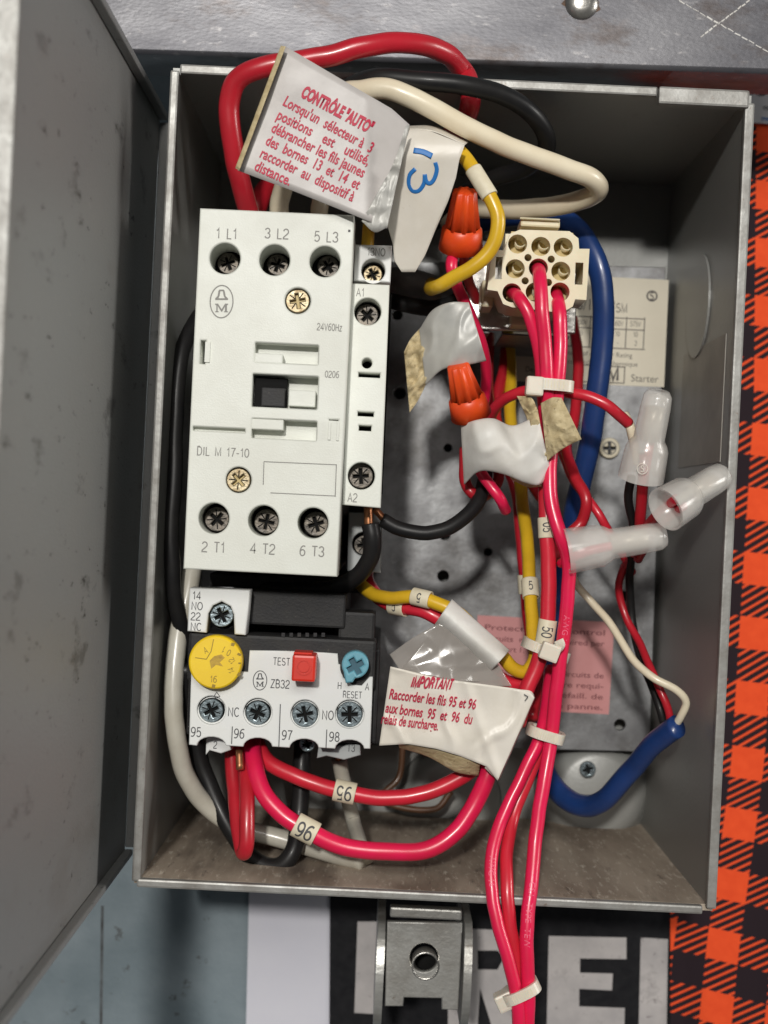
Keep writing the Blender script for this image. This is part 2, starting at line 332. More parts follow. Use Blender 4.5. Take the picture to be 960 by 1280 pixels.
def sleeve(key, uv_, length, txt=None, trot=0, k=1.25, th=.5, m='sleeve', over=False, name='marker_sleeve', tm='dark_ink'):
    path, r, o = WP[key]
    def pix(p):
        d = H/1000-p.z; x = p.x*cs+p.y*sn; y = -p.x*sn+p.y*cs
        return 480+x/d*F, 640-y/d*F
    ic = min(range(2, len(path)-2), key=lambda i: (pix(path[i])[0]-uv_[0])**2+(pix(path[i])[1]-uv_[1])**2)
    T = (path[ic+1]-path[ic-1]).normalized(); n = Vector((0, 0, 1)); n = (n-T*n.dot(T)).normalized(); b_ = T.cross(n)
    c = path[ic]; L_ = length/1000; R = r*k; N_ = 20
    bm = bmesh.new(); rings = []
    for (t, rr) in ((-.5, R*.97), (-.46, R), (.46, R), (.5, R*.97), (.5, R*.86), (-.5, R*.86)):
        rings.append([bm.verts.new(c+T*L_*t+n*rr*.96*math.cos(2*math.pi*j/N_)+b_*rr*math.sin(2*math.pi*j/N_)) for j in range(N_)])
    for a, d in zip(rings, rings[1:]+rings[:1]):
        for j in range(N_): bm.faces.new((a[j], a[(j+1) % N_], d[(j+1) % N_], d[j]))
    s = from_bm(name, bm, parent=o, m=m, smooth=True)
    if txt:
        me = text_mesh(txt, .01); xv = [q.co.x for q in me.vertices]; mid = (min(xv)+max(xv))/2; sc = th*2*R/CAP
        for q in me.vertices:
            a = (q.co.x-mid)*sc*.8; d = (q.co.y-CAP/2)*sc; ro = math.radians(trot)
            x, y = a*math.cos(ro)-d*math.sin(ro), a*math.sin(ro)+d*math.cos(ro)
            thh = max(-1.4, min(1.4, y/R)); q.co = c+T*x+(n*math.cos(thh)*.96-b_*math.sin(thh))*(R+.00006)
        link('lettering', me, parent=s, m=tm)
    return s
def wire_text(key, uv_, txt, size, m):
    path, r, o = WP[key]
    def pix(p):
        d = H/1000-p.z; x = p.x*cs+p.y*sn; y = -p.x*sn+p.y*cs
        return 480+x/d*F, 640-y/d*F
    ic = min(range(2, len(path)-2), key=lambda i: (pix(path[i])[0]-uv_[0])**2+(pix(path[i])[1]-uv_[1])**2)
    L_ = [0]
    for a, b_ in zip(path, path[1:]): L_.append(L_[-1]+(b_-a).length)
    me = text_mesh(txt); xv = [q.co.x for q in me.vertices]; mid = (min(xv)+max(xv))/2; sc = size*2*r/CAP
    for q in me.vertices:
        t = L_[ic]+(q.co.x-mid)*sc; y = (q.co.y-CAP/2)*sc
        i = max(1, min(len(path)-2, next((j for j in range(len(L_)-1) if L_[j+1] >= t), len(path)-2)))
        f_ = (t-L_[i])/(L_[i+1]-L_[i]); c = path[i].lerp(path[i+1], f_)
        T = (path[i+1]-path[i]).normalized(); n = Vector((0, 0, 1)); n = (n-T*n.dot(T)).normalized(); b_ = T.cross(n)
        th = max(-1.4, min(1.4, y/r)); q.co = c+(n*math.cos(th)-b_*math.sin(th))*(r+.00005)
    return link('lettering', me, parent=o, m=m)
def sample(line, t):
    L_ = [0]
    for a, b_ in zip(line, line[1:]): L_.append(L_[-1]+(Vector(b_[:2])-Vector(a[:2])).length)
    x = t*L_[-1]
    for i in range(len(line)-1):
        if x <= L_[i+1] or i == len(line)-2:
            f_ = (x-L_[i])/max(1e-9, L_[i+1]-L_[i]); return Vector(line[i]).lerp(Vector(line[i+1]), f_)
def sheet(name, top, bot, m, parent=None, n=44, k=30, wr=.5, seed=0, thick=.25, curl=0, smooth_e=True, ws=.03, **kw):
    """sheet lofted between two edge lines (u, v, z); wr = wrinkle height in mm"""
    if smooth_e and len(top) > 2: top = [tuple(q) for q in cr(top, 5)]
    if smooth_e and len(bot) > 2: bot = [tuple(q) for q in cr(bot, 5)]
    bm = bmesh.new(); g = []
    for i in range(n+1):
        a = sample(top, i/n); b_ = sample(bot, i/n); row = []
        for j in range(k+1):
            t = j/k; q = a.lerp(b_, t)
            nn = noise.noise(Vector((q.x*ws, q.y*ws, seed))); cr_ = 1-min(1, abs(noise.noise(Vector((q.x*ws*1.3+q.y*ws*.4, q.y*ws*.9, seed+20))))*5)
            z = q.z+wr*(1.2*nn+.45*cr_+.12*noise.noise(Vector((q.x*ws*3.4, q.y*ws*3.4, seed+5))))+curl*math.sin(math.pi*t)**.8
            row.append(P(q.x, q.y, z))
        g.append(row)
    A = [[bm.verts.new(p) for p in r] for r in g]; B = [[bm.verts.new(p-Vector((0, 0, thick/1000))) for p in r] for r in g]
    for i in range(n):
        for j in range(k):
            bm.faces.new((A[i][j], A[i+1][j], A[i+1][j+1], A[i][j+1])); bm.faces.new((B[i][j], B[i][j+1], B[i+1][j+1], B[i+1][j]))
    for i in range(n):
        for j in (0, k): bm.faces.new((A[i][j], B[i][j], B[i+1][j], A[i+1][j]))
    for j in range(k):
        for i in (0, n): bm.faces.new((A[i][j], A[i][j+1], B[i][j+1], B[i][j]))
    return from_bm(name, bm, parent=parent, m=m, smooth=True, **kw)
def lathe(name, p0, p1, prof, m, parent=None, sides=28, ribs=0, rib=0, cap=True, **k):
    """profile [(t along p0->p1 in mm, radius mm)]"""
    ax = (p1-p0).normalized(); n = ax.orthogonal().normalized(); b_ = ax.cross(n); bm = bmesh.new(); rings = []
    if ribs: sides = ribs*4
    for t, r in prof:
        rings.append([])
        for j in range(sides):
            f_ = 1+(rib*(1 if j % 4 in (1, 2) else -1) if ribs and r > 1 and k.get('_x', True) and t < prof[-1][0]*0 + 1e9 and (t, r) in (k.get('ribset') or []) else 0)
            a = 2*math.pi*j/sides; rings[-1].append(bm.verts.new(p0+ax*t/1000+(n*math.cos(a)+b_*math.sin(a))*r*f_/1000))
    k.pop('ribset', None)
    for a, c in zip(rings, rings[1:]):
        for j in range(sides): bm.faces.new((a[j], a[(j+1) % sides], c[(j+1) % sides], c[j]))
    if cap and prof[0][1] > .01: bm.faces.new(rings[0])
    if cap and prof[-1][1] > .01: bm.faces.new(rings[-1])
    return from_bm(name, bm, parent=parent, m=m, smooth=True, **k)
def cross(u, v, z, r, w, ang):
    c = P(u, v, z); R_ = mm(r, z); w_ = mm(w, z)
    pts = [(w_,w_),(w_,R_),(-w_,R_),(-w_,w_),(-R_,w_),(-R_,-w_),(-w_,-w_),(-w_,-R_),(w_,-R_),(w_,-w_),(R_,-w_),(R_,w_)]
    ca, sa = math.cos(ang), math.sin(ang)
    return [(c.x+x*ca-y*sa, c.y+x*sa+y*ca) for x, y in pts]
def screw(u, v, z, r, m, parent, ang=.3, name='terminal_screw', pozi=True, rm='dark_cavity'):
    s = plate(name, [circ(u, v, z, r, 26), cross(u, v, z, r*.62, r*(.11+.03*abs(math.sin(u*7))), ang)], z-1.6, z, m, parent, bev=.00022)
    plate('recess', [circ(u, v, z, r*.75, 14)], z-2.4, z-1.3, rm, s)
    if pozi:
        bm = bmesh.new(); c = P(u, v, z+.02)
        for q in range(4):
            a = ang+math.pi/4+q*math.pi/2; d = Vector((math.cos(a), math.sin(a), 0)); e = Vector((-d.y, d.x, 0)); R_ = mm(r, z); w = R_*.05
            bm.faces.new([bm.verts.new(c+x) for x in (d*R_*.28-e*w, d*R_*.8-e*w, d*R_*.8+e*w, d*R_*.28+e*w)])
        from_bm('tick', bm, parent=s, m='dark_cavity')
    return s
def ring_me(u, v, z, rx, ry, w, n=40):
    return curve_mesh([circ(u, v, z, 1, n, rx, ry), circ(u, v, z, 1, n, rx-w, ry-w)], z, z+.05)
def line_me(a, b_, w, z):
    p, q = Vector(a), Vector(b_); d = (q-p).normalized(); e = Vector((-d.y, d.x))*w/2
    return curve_mesh([poly([p+e, q+e, q-e, p-e], z)], z, z+.05)

# ------------------------------------------------------------------ setting: bench
def flat(name, pts, z0, z1, m, **k): return plate(name, [poly(pts, z1)], z0, z1, m, **k)
box('bench_top', (-.6, -.6, -.012), (.6, .6, -.0040), 'bench_paint', bev=0, kind='structure')
me = join_me([line_me((128, 1132), (126, 1300), 3.5, -3.95)]); link('bench_seam', me, m='bench_dirt', kind='structure')

o = flat('paper_sheet', [(314, 990), (413, 990), (413, 1400), (305, 1400)], -3.95, -3.7, 'white_paper'); o['label'] = 'plain white paper strip on the bench below the box'; o['category'] = 'paper'
poster = thing('printed_poster', P(620, 1200, -3), 'black poster with big worn white block letters lying under the box', 'poster')
flat('poster_sheet', [(413, 990), (842, 1000), (838, 1400), (411, 1400)], -3.9, -3.5, 'black_print', parent=poster)
Z = -3.45
for pts in ([(447,1152),(478,1152),(476,1268),(443,1266)],
            [(686,1170),(783,1172),(783,1199),(725,1198),(725,1216),(766,1217),(765,1238),(724,1236),(724,1258),(781,1260),(780,1300),(683,1300)],
            [(801,1172),(835,1174),(833,1300),(798,1300)]):
    flat('letter', pts, Z-.04, Z+.06, 'letter_print', parent=poster)
plate('letter', [poly([(560,1160),(640,1163),(652,1175),(655,1205),(645,1218),(640,1224),(668,1300),(620,1300),(600,1235),(596,1300),(560,1300)], Z),
                 poly([(597,1188),(622,1188),(630,1197),(622,1212),(597,1212)], Z)], Z-.04, Z+.06, 'letter_print', poster)
# plaid cloth: wavy sheet with UVs in check units
bm = bmesh.new(); uvl = bm.loops.layers.uv.new('UVMap'); A = []
for i in range(25):
    row = []
    for j in range(71):
        u = 838+i*12; v = -60+j*20
        z = -3.0+1.0*noise.noise(Vector((u*.012, v*.004, 2)))-1.0*math.exp(-((u-858)/9)**2)*(v > 1100)+.4*noise.noise(Vector((u*.03, v*.02, 5)))
        vert = bm.verts.new(P(u, v, z)); row.append((vert, u, v))
    A.append(row)
def plaid_uv(u, v):
    def pw(tab, t):
        for (a, p), (b_, q) in zip(tab, tab[1:]):
            if t <= b_ or (b_, q) == tab[-1]: return p+(q-p)*(t-a)/(b_-a)
    eu = pw([(170,946),(500,943),(705,930),(950,915),(1030,905),(1180,884),(1260,876)], v)+20
    cen = [245,317,389,470,551,631,712,792,873,955,1030,1107,1182,1260]
    yy = pw([(c, i) for i, c in enumerate(cen)], v)
    return ((u-eu+20.5)/82.0, -(yy-(.12+.14*min(1, max(0, (v-850)/350)))*(u-eu)/82)+.25)
    x0 = 956 if v < 300 else 956-21*(v-300)/650 if v < 950 else 935-30*((v-950)/310)
    y = (v-447)/79.3 if v < 900 else 453/79.3+(v-900)/75.0
    return ((u-x0+20.5)/82.0, -(y+.5-(.12+.14*min(1, max(0, (v-850)/350)))*(u-x0)/82))
for i in range(24):
    for j in range(70):
        q = [A[i][j], A[i+1][j], A[i+1][j+1], A[i][j+1]]; f_ = bm.faces.new([x[0] for x in q]); f_.smooth = True
        for lp, x in zip(f_.loops, q): lp[uvl].uv = plaid_uv(x[1], x[2])
me = bpy.data.meshes.new('plaid'); bm.to_mesh(me); bm.free()
link('plaid_cloth', me, m='plaid_print', label='orange and black buffalo plaid cloth spread along the right of the box', cat='cloth', smooth=True)
notice = thing('notice_paper', P(945, 110, -2), 'small printed grey paper beyond the top right box corner', 'paper')
flat('sheet', [(900,85),(1000,88),(1000,158),(900,150)], -2, -1.6, 'notice_paper', parent=notice)
text('ADVERT', 968, 112, 15, -1.55, 'dark_ink', notice, xs=.9, bold=.03); text('notice', 966, 134, 8, -1.55, 'dark_ink', notice)
text('member', 966, 148, 7, -1.55, 'blue_ink', notice)

# steel bar behind the box
bar = thing('steel_bar', P(560, 40, 20), 'heavy scuffed bare steel bar across the top behind the box', 'steel bar')
plate('bar_face', [poly([(60,-160),(1060,-160),(1060,94),(60,63)], 62)], 40, 62, 'bare_steel', bar, bev=.0012)
c0 = P(727, 4, 62)
lathe('rivet', c0, c0+Vector((0,0,.01)), [(0,4.6),(.6,4.5),(1.4,3.6),(1.9,2.0),(2.1,.01)], 'bright_steel', bar)
mat('rust', (.14,.075,.04), .7, 0, (.08,.06,.05), 500, .9)
rp = [(727+21*math.cos(t_*.4)*(1+.25*math.sin(t_*1.7)), 6+17*math.sin(t_*.4)*(1+.2*math.cos(t_*2.3))) for t_ in range(16)]
plate('rust_stain', [poly(rp, 62.1)], 61.9, 62.05, 'rust', bar)
sc = []
for a, b_ in (((840,-4),(962,66)), ((876,46),(948,-8))):
    for q in range(14):
        t0, t1 = q/14, (q+.8)/14; ja = [random.uniform(-.7,.7) for _ in range(2)]
        sc.append(line_me((a[0]+(b_[0]-a[0])*t0, a[1]+(b_[1]-a[1])*t0+ja[0]), (a[0]+(b_[0]-a[0])*t1, a[1]+(b_[1]-a[1])*t1+ja[1]), random.uniform(.7,1.9), 62.03))
link('scratch', join_me(sc), parent=bar, m='tape_white')

# ------------------------------------------------------------------ enclosure box
X0, X1, Y0, Y1, RZ = -.0583, .0873, -.0962, .1090, .098; T_ = .0016
enc = thing('enclosure_box', ((X0+X1)/2, (Y0+Y1)/2, -.0035), 'open grey steel electrical enclosure box with dusty brown floor side and bare metal rims', 'enclosure')
box('back_wall', (X0, Y0, -.0035), (X1, Y1, 0), 'box_paint', enc, bev=.0004)
box('side_wall', (X0, Y0+T_, -.0001+.0002), (X0+T_, Y1-T_, RZ-.0022), 'box_paint', enc, bev=0)
rw = box('side_wall', (X1-T_, Y0+T_, .0001), (X1, Y1-T_, RZ-.0022), 'box_paint', enc, bev=0)
box('top_wall', (X0, Y1-T_, .0001), (X1, Y1, RZ-.0022), 'box_paint', enc, bev=0)
box('bottom_wall', (X0, Y0, .0001), (X1, Y0+T_, RZ-.0022), 'box_floor', enc, bev=0, label='dusty brown lower side wall')
box('rim', (X0-.0003, Y0+.001, RZ-.0021), (X0+T_+.0003, Y1-.0012, RZ+.0003), 'rim_metal', enc, bev=.0005)
box('rim', (X1-T_-.0004, Y0+.001, RZ-.0021), (X1+.0004, Y1-.0025, RZ+.0003), 'rim_metal', enc, bev=.0005)
box('rim', (X0+.002, Y1-T_-.0003, RZ-.0021), (X1-.024, Y1+.0005, RZ+.0001), 'rim_metal', enc, bev=.0005)
box('rim', (X0+.001, Y0-.0004, RZ-.0021), (X1-.003, Y0+T_+.0001, RZ+.0004), 'rim_metal', enc, bev=.0005)
box('folded_tab', (X1-.0238, Y1-.0040, RZ-.0021), (X1-.0012, Y1+.0004, RZ+.0012), 'rim_metal', enc, bev=.0006)
# raised knockout ring and faded sticker on the right side wall, pressed boss on the back wall
xr = X1-T_
bm = bmesh.new(); bmesh.ops.create_cone(bm, segments=40, radius1=.0145, radius2=.0145, depth=.0006, cap_ends=True)
for v in bm.verts: v.co = Matrix.Rotation(math.pi/2, 3, 'Y') @ v.co + Vector((xr-.0003, .062, .052))
from_bm('knockout_disc', bm, parent=rw, m='box_paint')
st = box('faded_sticker', (xr-.0002, -.003+.020, .034), (xr, .050, .088), 'sticker_faded', rw, bev=0)
c0 = P(742, 985, 0)
lathe('pressed_boss', c0, c0+Vector((0,0,.01)), [(-.1,19),(1,18.4),(6,15.5),(9,13.5),(10,11),(10.1,.01)], 'box_paint', enc, sides=48)
screw(735, 962, 13, 10, 'screw_zinc', enc, name='back_screw')
c0 = P(560, 1000, 0)
lathe('pressed_boss', c0, c0+Vector((0,0,.01)), [(-.1,17),(1,16.4),(5,14),(6,11),(6.1,.01)], 'box_paint', enc, sides=48)

# door standing open at 90 degrees on the left
door = thing('enclosure_door', (-.0675, .005, .055), 'worn grey steel enclosure door standing open along the left edge', 'door')
DX = -.0675
box('door_panel', (DX-.0016, -.0985, .056), (DX, .1075, .2120), 'door_paint', door, bev=.0003)
box('door_lip', (DX-.0120, -.1000, .2121), (DX+.0008, .1070, .2137), 'rim_metal', door, bev=.0004)
box('door_lip', (DX-.0002+.0003, .1056, .057), (DX+.0024, .1075, .2118), 'door_paint', door, bev=.0004)
box('door_lip', (DX+.0001, -.0985, .057), (DX+.0024, -.0968, .2118), 'door_paint', door, bev=.0004)
box('door_lip', (DX+.0001, -.0965, .0555), (DX+.0030, .1052, .0570), 'door_paint', door, bev=.0004)

# ------------------------------------------------------------------ mounting plate
PZ = 14
mp = thing('mounting_plate', P(650, 620, 8), 'mottled zinc mounting plate with screw holes inside the box', 'mounting plate')
hol = [(497,394,6),(500,492,7),(556,668,7),(554,720,7),(775,906,7),(780,745,6),(610,690,5),(560,560,5),(505,930,6)]
plate('plate_sheet', [poly([(266,322),(832,334),(812,940),(245,925)], PZ)]+[circ(u, v, PZ, r, 18) for u, v, r in hol], PZ-1.8, PZ, 'zinc', mp, bev=.0002)
s = screw(762, 560, PZ+1.6, 13, 'earth_screw', mp, .05, name='earth_screw', pozi=False)
link('earth_symbol', join_me([ring_me(762, 560, PZ+1.65, 8.5, 8.5, 1.2), line_me((762,553),(762,562),1.6,PZ+1.65), line_me((756,562),(768,562),1.6,PZ+1.65), line_me((759,565),(765,565),1.4,PZ+1.65)]), parent=s, m='dark_ink')
rs = flat('rating_sticker', [(640,340),(836,350),(830,484),(634,476)], PZ, PZ+.12, 'sticker_cream', parent=mp)
zt = PZ+.14; tt = []
tt.append(text('8/11/13', 745, 381, 14, zt, mk=True, xs=.8)); tt.append(text('SM', 777, 385, 11, zt, mk=True))
for i, s_ in enumerate(['115V','115V','200V','230V','460V','575V']): tt.append(text(s_, 682+i*22.5, 401+i*.8, 6, zt, mk=True, xs=.8))
for i, s_ in enumerate(['2','3','5','7½','10','10']): tt.append(text(s_, 682+i*22.5, 414+i*.8, 6, zt, mk=True)); tt.append(text('3' if i % 2 else '-', 682+i*22.5, 425+i*.8, 6, zt, mk=True))
tt.append(text('See inside of cover for Rating', 742, 442, 6, zt, mk=True, xs=.95)); tt.append(text('Voir couvercle relais thermique', 745, 453, 6, zt, mk=True, xs=.95))
tt.append(text('Starter', 806, 473, 9, zt, mk=True, xs=.95)); tt.append(text('Description', 676, 462, 7, zt, mk=True))
tt.append(text('STM', 755, 467, 16, zt, mk=True, xs=1.0, bold=.05))
for k_ in range(7): tt.append(line_me((671+k_*22.5, 392+k_*.8), (669+k_*22.5, 431+k_*.8), 1.2, zt))
for y_ in (393, 407, 431): tt.append(line_me((671, y_), (806, y_+6), 1.2, zt))
tt += [line_me((728,456),(782,459),1.3,zt), line_me((781,459),(780,479),1.3,zt), line_me((728,477),(780,479),1.3,zt)]
tt += [ring_me(815, 370, zt, 7, 7, 2), text('S', 815, 370, 9, zt, mk=True, bold=.03)]
link('lettering', join_me(tt), parent=rs, m='sticker_ink')
ps = flat('warning_sticker', [(597,769),(768,778),(761,893),(592,884)], PZ, PZ+.12, 'sticker_pink', parent=mp); tt = []
for i, s_ in enumerate(['Protection  of  control','circuits  may  be required per','CEC Part 1.','La protection des circuits de','contrôle peut  être requi-','se en  cas  de défaill. de','Part 1 CCE en panne.']):
    yy = 790+i*13.6 if i < 2 else 804+i*13.2-14*(i < 3)
    w = {2: 50}.get(i, 150)
    tt.append(fit_text(s_, (606-i*.5, yy-3), (606-i*.5+w, yy-3+w*.05), 6.8, lambda u, v: zt, 'x', None, bold=.01, mk=True))
link('lettering', join_me(tt), parent=ps, m='sticker_ink_red')

# ------------------------------------------------------------------ contactor
CZ = 112
con = thing('contactor', P(335, 490, PZ), 'large ivory three pole contactor with round terminal holes and switch window', 'contactor')
top = [(281,323),(343,325),(406,327)]; botm = [(267,648),(329,651),(391,654)]
holes = [circ(u, v, CZ, 19.3, 32) for u, v in top+botm]+[circ(u, v, CZ, 16.2, 28) for u, v in ((372,376),(298,600))]
holes += [rect(319,428,397,456,CZ,1.5), rect(316,467,396,512,CZ,1.5), rect(315,523,395,551,CZ,1.5), rect(241,533,306,541,CZ,1), rect(251,425,256,455,CZ), rect(411,524,423,526,CZ)]
plate('front_cover', [rect(249.5,260,421.5,721,CZ,2)[0:0] or poly([(250,260),(443,269),(421.5,721),(229,711)], CZ)]+holes, CZ-13, CZ, 'ivory_plastic', con, bev=.00035)
hs = poly([(251.5,262),(441,271),(420,719),(231,709)], CZ)
plate('housing', [hs], PZ+1, CZ-13.05, 'ivory_plastic', con)
for u, v in top+botm:
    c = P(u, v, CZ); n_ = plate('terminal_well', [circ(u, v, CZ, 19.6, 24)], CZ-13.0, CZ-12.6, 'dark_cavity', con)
for i, (u, v) in enumerate(top): screw(u+4, v+6, CZ-11.2, 13.5, 'screw_dark', con, .4+i*.9)
for i, (u, v) in enumerate(botm): screw(u+4, v+1, CZ-8, 15.5, 'screw_dark', con, .9+i*.5)
for (u, v), a_ in (((372,376),.2),((298,600),.75)):
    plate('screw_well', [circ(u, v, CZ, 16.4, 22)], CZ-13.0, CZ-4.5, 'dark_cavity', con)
    screw(u, v, CZ-1.6, 15, 'screw_brass', con, a_, name='mounting_screw', rm='brass_cup')
# switch window
plate('armature_slot', [rect(316,467,396,512,CZ)], CZ-12.9, CZ-6.5, 'ivory_plastic', con)
pbox('armature', 319, 471, 358, 511, CZ-6.4, CZ-3.5, 'dark_cavity', con); pbox('armature_block', 327, 484, 356, 509, CZ-3.4, CZ-2, 'black_plastic', con)
pbox('window_tab', 361, 487, 394, 509, CZ-6.4, CZ-2.2, 'ivory_plastic', con)
for (a_, b_) in (((319,428,397,456), (318,441,353,455)), ((315,523,395,551), (314,523,354,538))):
    pbox('slot_floor', *a_, CZ-12.9, CZ-5, 'ivory_plastic', con, bev=0); pbox('latch_tongue', *b_, CZ-4.9, CZ-.2, 'ivory_plastic', con)
pbox('groove_floor', 241,533,306,541, CZ-12.9, CZ-2.5, 'ivory_plastic', con, bev=0)
pbox('clip_bar', 256.5, 427, 262, 453, CZ+.02, CZ+.5, 'ivory_plastic', con, bev=.0001); pbox('clip_bar', 410.5, 527, 413, 550, CZ+.02, CZ+.4, 'ivory_plastic', con, bev=.0001); pbox('clip_bar', 421, 527, 423.5, 551, CZ+.02, CZ+.4, 'ivory_plastic', con, bev=.0001)
z = CZ+.03
for s_, u, v in (('1 L1',283,292),('3 L2',346,292),('5 L3',408,296)): text(s_, u, v, 12.5, z, 'grey_ink', con, xs=.95)
for s_, u, v in (('2 T1',266,684),('4 T2',328,686),('6 T3',390,689)): text(s_, u, v, 12.5, z, 'grey_ink', con, xs=.95)
text('24V60Hz', 412, 409, 8.5, z, 'grey_ink', con, xs=.75, bold=.01); text('0206', 415, 468, 8, z, 'grey_ink', con, xs=.8, bold=.01); text('DIL M 17-10', 279, 565, 10.5, z, 'grey_ink', con, xs=.92)
def logo(u, v, rx, ry, z, parent, m='grey_ink'):
    k = ry/21.0; q = lambda x, y: (u+x*k, v+y*k)
    bell = [(-3,-15),(3,-15),(4,-13),(5,-7),(8,-4),(8,-2),(-8,-2),(-8,-4),(-5,-7),(-4,-13)]
    inn = [(-1.6,-13),(1.6,-13),(2.6,-7),(4,-4.2),(-4,-4.2),(-2.6,-7)]
    me = join_me([ring_me(u, v, z, rx, ry, 1.5*max(.7, k)), curve_mesh([poly([q(*p) for p in bell], z), poly([q(*p) for p in inn], z)], z, z+.05),
                  curve_mesh([poly([q(-8,2.5),q(-4.4,2.5),q(0,9.5),q(4.4,2.5),q(8,2.5),q(8,4),q(6.6,4.2),q(6.6,12),q(8,12.2),q(8,13.2),q(3,13.2),q(3,12.2),q(4.2,12),q(4.2,6),q(.4,12.6),q(-.4,12.6),q(-5,5.2),q(-5,12),q(-3.6,12.2),q(-3.6,13.2),q(-8,13.2),q(-8,12.2),q(-6.6,12),q(-6.6,4.2),q(-8,4)], z+.05)], z+.05, z+.1)])
    return link('logo', me, parent=parent, m=m)
logo(277, 377, 15, 21, z, con)
link('label_frame', join_me([line_me((330,577),(421,581),1.1,z), line_me((420.5,581),(419,621),1.1,z), line_me((419,620),(338,616),1.1,z), line_me((330,577),(329,606),1.1,z)]), parent=con, m='grey_ink')
pbox('speck', 435.2, 287, 438, 290, CZ+.02, CZ+.12, 'dark_ink', con, bev=0)
# side strip
SZ = 104
plate('coil_cover', [poly([(439.5,354),(487,356),(476,635),(427.5,631)], SZ), circ(459.5,389.5,SZ,17,28), circ(451.5,595,SZ,17,28), circ(458.6,454,SZ,6.6,18), rect(448,465,475,472.5,SZ), rect(447,514,467,521,SZ), rect(448.5,531,464,539,SZ)], SZ-10, SZ, 'ivory_plastic', con, bev=.0003)
plate('coil_housing', [poly([(441,356),(485.5,358),(474.5,633),(429,629)], SZ)], PZ+1, SZ-10.05, 'ivory_plastic', con)
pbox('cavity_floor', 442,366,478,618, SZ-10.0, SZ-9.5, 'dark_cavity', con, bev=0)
screw(459, 394, SZ-6, 14, 'screw_dark', con, .9); screw(451, 595, SZ-4.5, 15.5, 'screw_dark', con, .1)
z = SZ+.03; text('A1', 450, 365.5, 10, z, 'grey_ink', con); text('A2', 440.5, 622, 10.5, z, 'grey_ink', con)
AZ = 98
plate('auxiliary_terminal', [poly([(444,305.5),(490,307),(488,353),(442,351)], AZ), circ(466.5,338,AZ,15,28)], AZ-9, AZ, 'white_plastic', con, bev=.0003)
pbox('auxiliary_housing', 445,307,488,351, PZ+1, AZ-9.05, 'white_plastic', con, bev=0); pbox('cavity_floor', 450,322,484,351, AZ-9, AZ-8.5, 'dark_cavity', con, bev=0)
screw(466, 343, AZ-5, 12, 'screw_brass', con, .5); text('13NO', 470.5, 315, 9.5, AZ+.03, 'grey_ink', con, xs=.85)
LZ = 82
plate('lower_auxiliary', [poly([(436,640),(478,642),(476,716),(434,714)], LZ), circ(455,680,LZ,15,24)], LZ-8, LZ, 'grey_plastic', con, bev=.0003, label='grey lower auxiliary terminal marked NO')
pbox('auxiliary_housing', 437,642,476,714, PZ+1, LZ-8.05, 'grey_plastic', con, bev=0); screw(455, 681, LZ-4, 13, 'screw_dark', con, .2); text('NO', 463, 708, 9.5, LZ+.03, 'dark_ink', con)

# ------------------------------------------------------------------ overload relay
OZ = 94
rel = thing('overload_relay', P(350, 850, PZ), 'black and white overload relay with yellow dial, red test button and blue reset knob', 'relay')
pbox('housing', 238,800,470,930, PZ+1, OZ-5, 'black_plastic', rel, bev=.0008)
pbox('top_step', 236,790,468,862, OZ-12, OZ-.5, 'black_plastic', rel, bev=.0008)
pbox('upper_block', 312,738,431,786, PZ+1, OZ-6, 'black_plastic', rel, bev=.0006)
pbox('upper_block', 262,716,452,742, PZ+1, OZ-24, 'black_plastic', rel, bev=.0006)
pbox('side_ledge', 424,764,468,802, OZ-20, OZ-7, 'black_plastic', rel, bev=.0008)
for i in range(6): pbox('rib', 352+i*10, 791, 356+i*10, 796, OZ-.45, OZ-.1, 'black_plastic', rel, bev=0)
# white corner block 14 NO 22 NC
B_ = OZ+2
plate('corner_block', [poly([(237,735),(312,738),(307,794),(293,793),(292,768),(288,758),(277,752),(266,757),(260,767),(258,791),(234,789)], B_)], B_-8, B_, 'white_plastic', rel, bev=.0004)
plate('screw_cavity', [circ(276, 772, B_, 17, 22)], B_-8, B_-7, 'dark_cavity', rel); screw(277, 769, B_-2.5, 15, 'screw_zinc', rel, .5)
for i, s_ in enumerate(('14','NO','22','NC')): text(s_, (246,246.5,244.5,245)[i], 744.5+i*13, 9.5, B_+.04, 'dark_ink', rel, xs=.95)
# white face with scalloped lower edge
face = [(239,836),(310,840),(312,813),(371,814),(371,830),(392,832),(392,815),(422,817),(423,830),(427,831),(429,847),(440,856),(452,857),(462,846),(466,846),(463,936)]
def scal(cx, cy, w, hgt, n=9): return [(cx+w*math.cos(math.pi*i/n), cy-hgt*math.sin(math.pi*i/n)) for i in range(n+1)]
for cx in (437, 380, 322, 264): face += scal(cx, 936-(437-cx)*.022, 18, 11)
face += [(236,931)]
scr = [(264,888),(322,891),(381,893),(437,893)]
plate('face_plate', [poly(face, OZ)]+[circ(u, v, OZ, 18, 28) for u, v in scr], OZ-3, OZ, 'white_plastic', rel, bev=.0003)
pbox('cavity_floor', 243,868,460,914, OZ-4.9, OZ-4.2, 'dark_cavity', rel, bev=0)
for i, (u, v) in enumerate(scr):
    screw(u, v, OZ-(2.6 if i < 2 else .9), 15 if i < 2 else 16, 'screw_zinc', rel, (.5,1.2,.25,.05)[i])
    plate('screw_collar', [circ(u, v+3, OZ, 18, 24), circ(u, v, OZ, 16.6, 24)], OZ-3.5, OZ-1.5, 'white_plastic', rel)
z = OZ+.04
for s_, u, v, h in (('TEST',352,827,9),('ZB32',350,855,10),('NC',292,890,11),('NO',410,894,11),('95',245,915,11.5),('96',299,917,11.5),('97',359,919,11.5),('98',418,921,11.5),('H',424.5,857,8.5),('A',459,858.5,8.5),('RESET',440.5,868.5,8)):
    text(s_, u, v, h, z, 'dark_ink', rel, xs=.85)
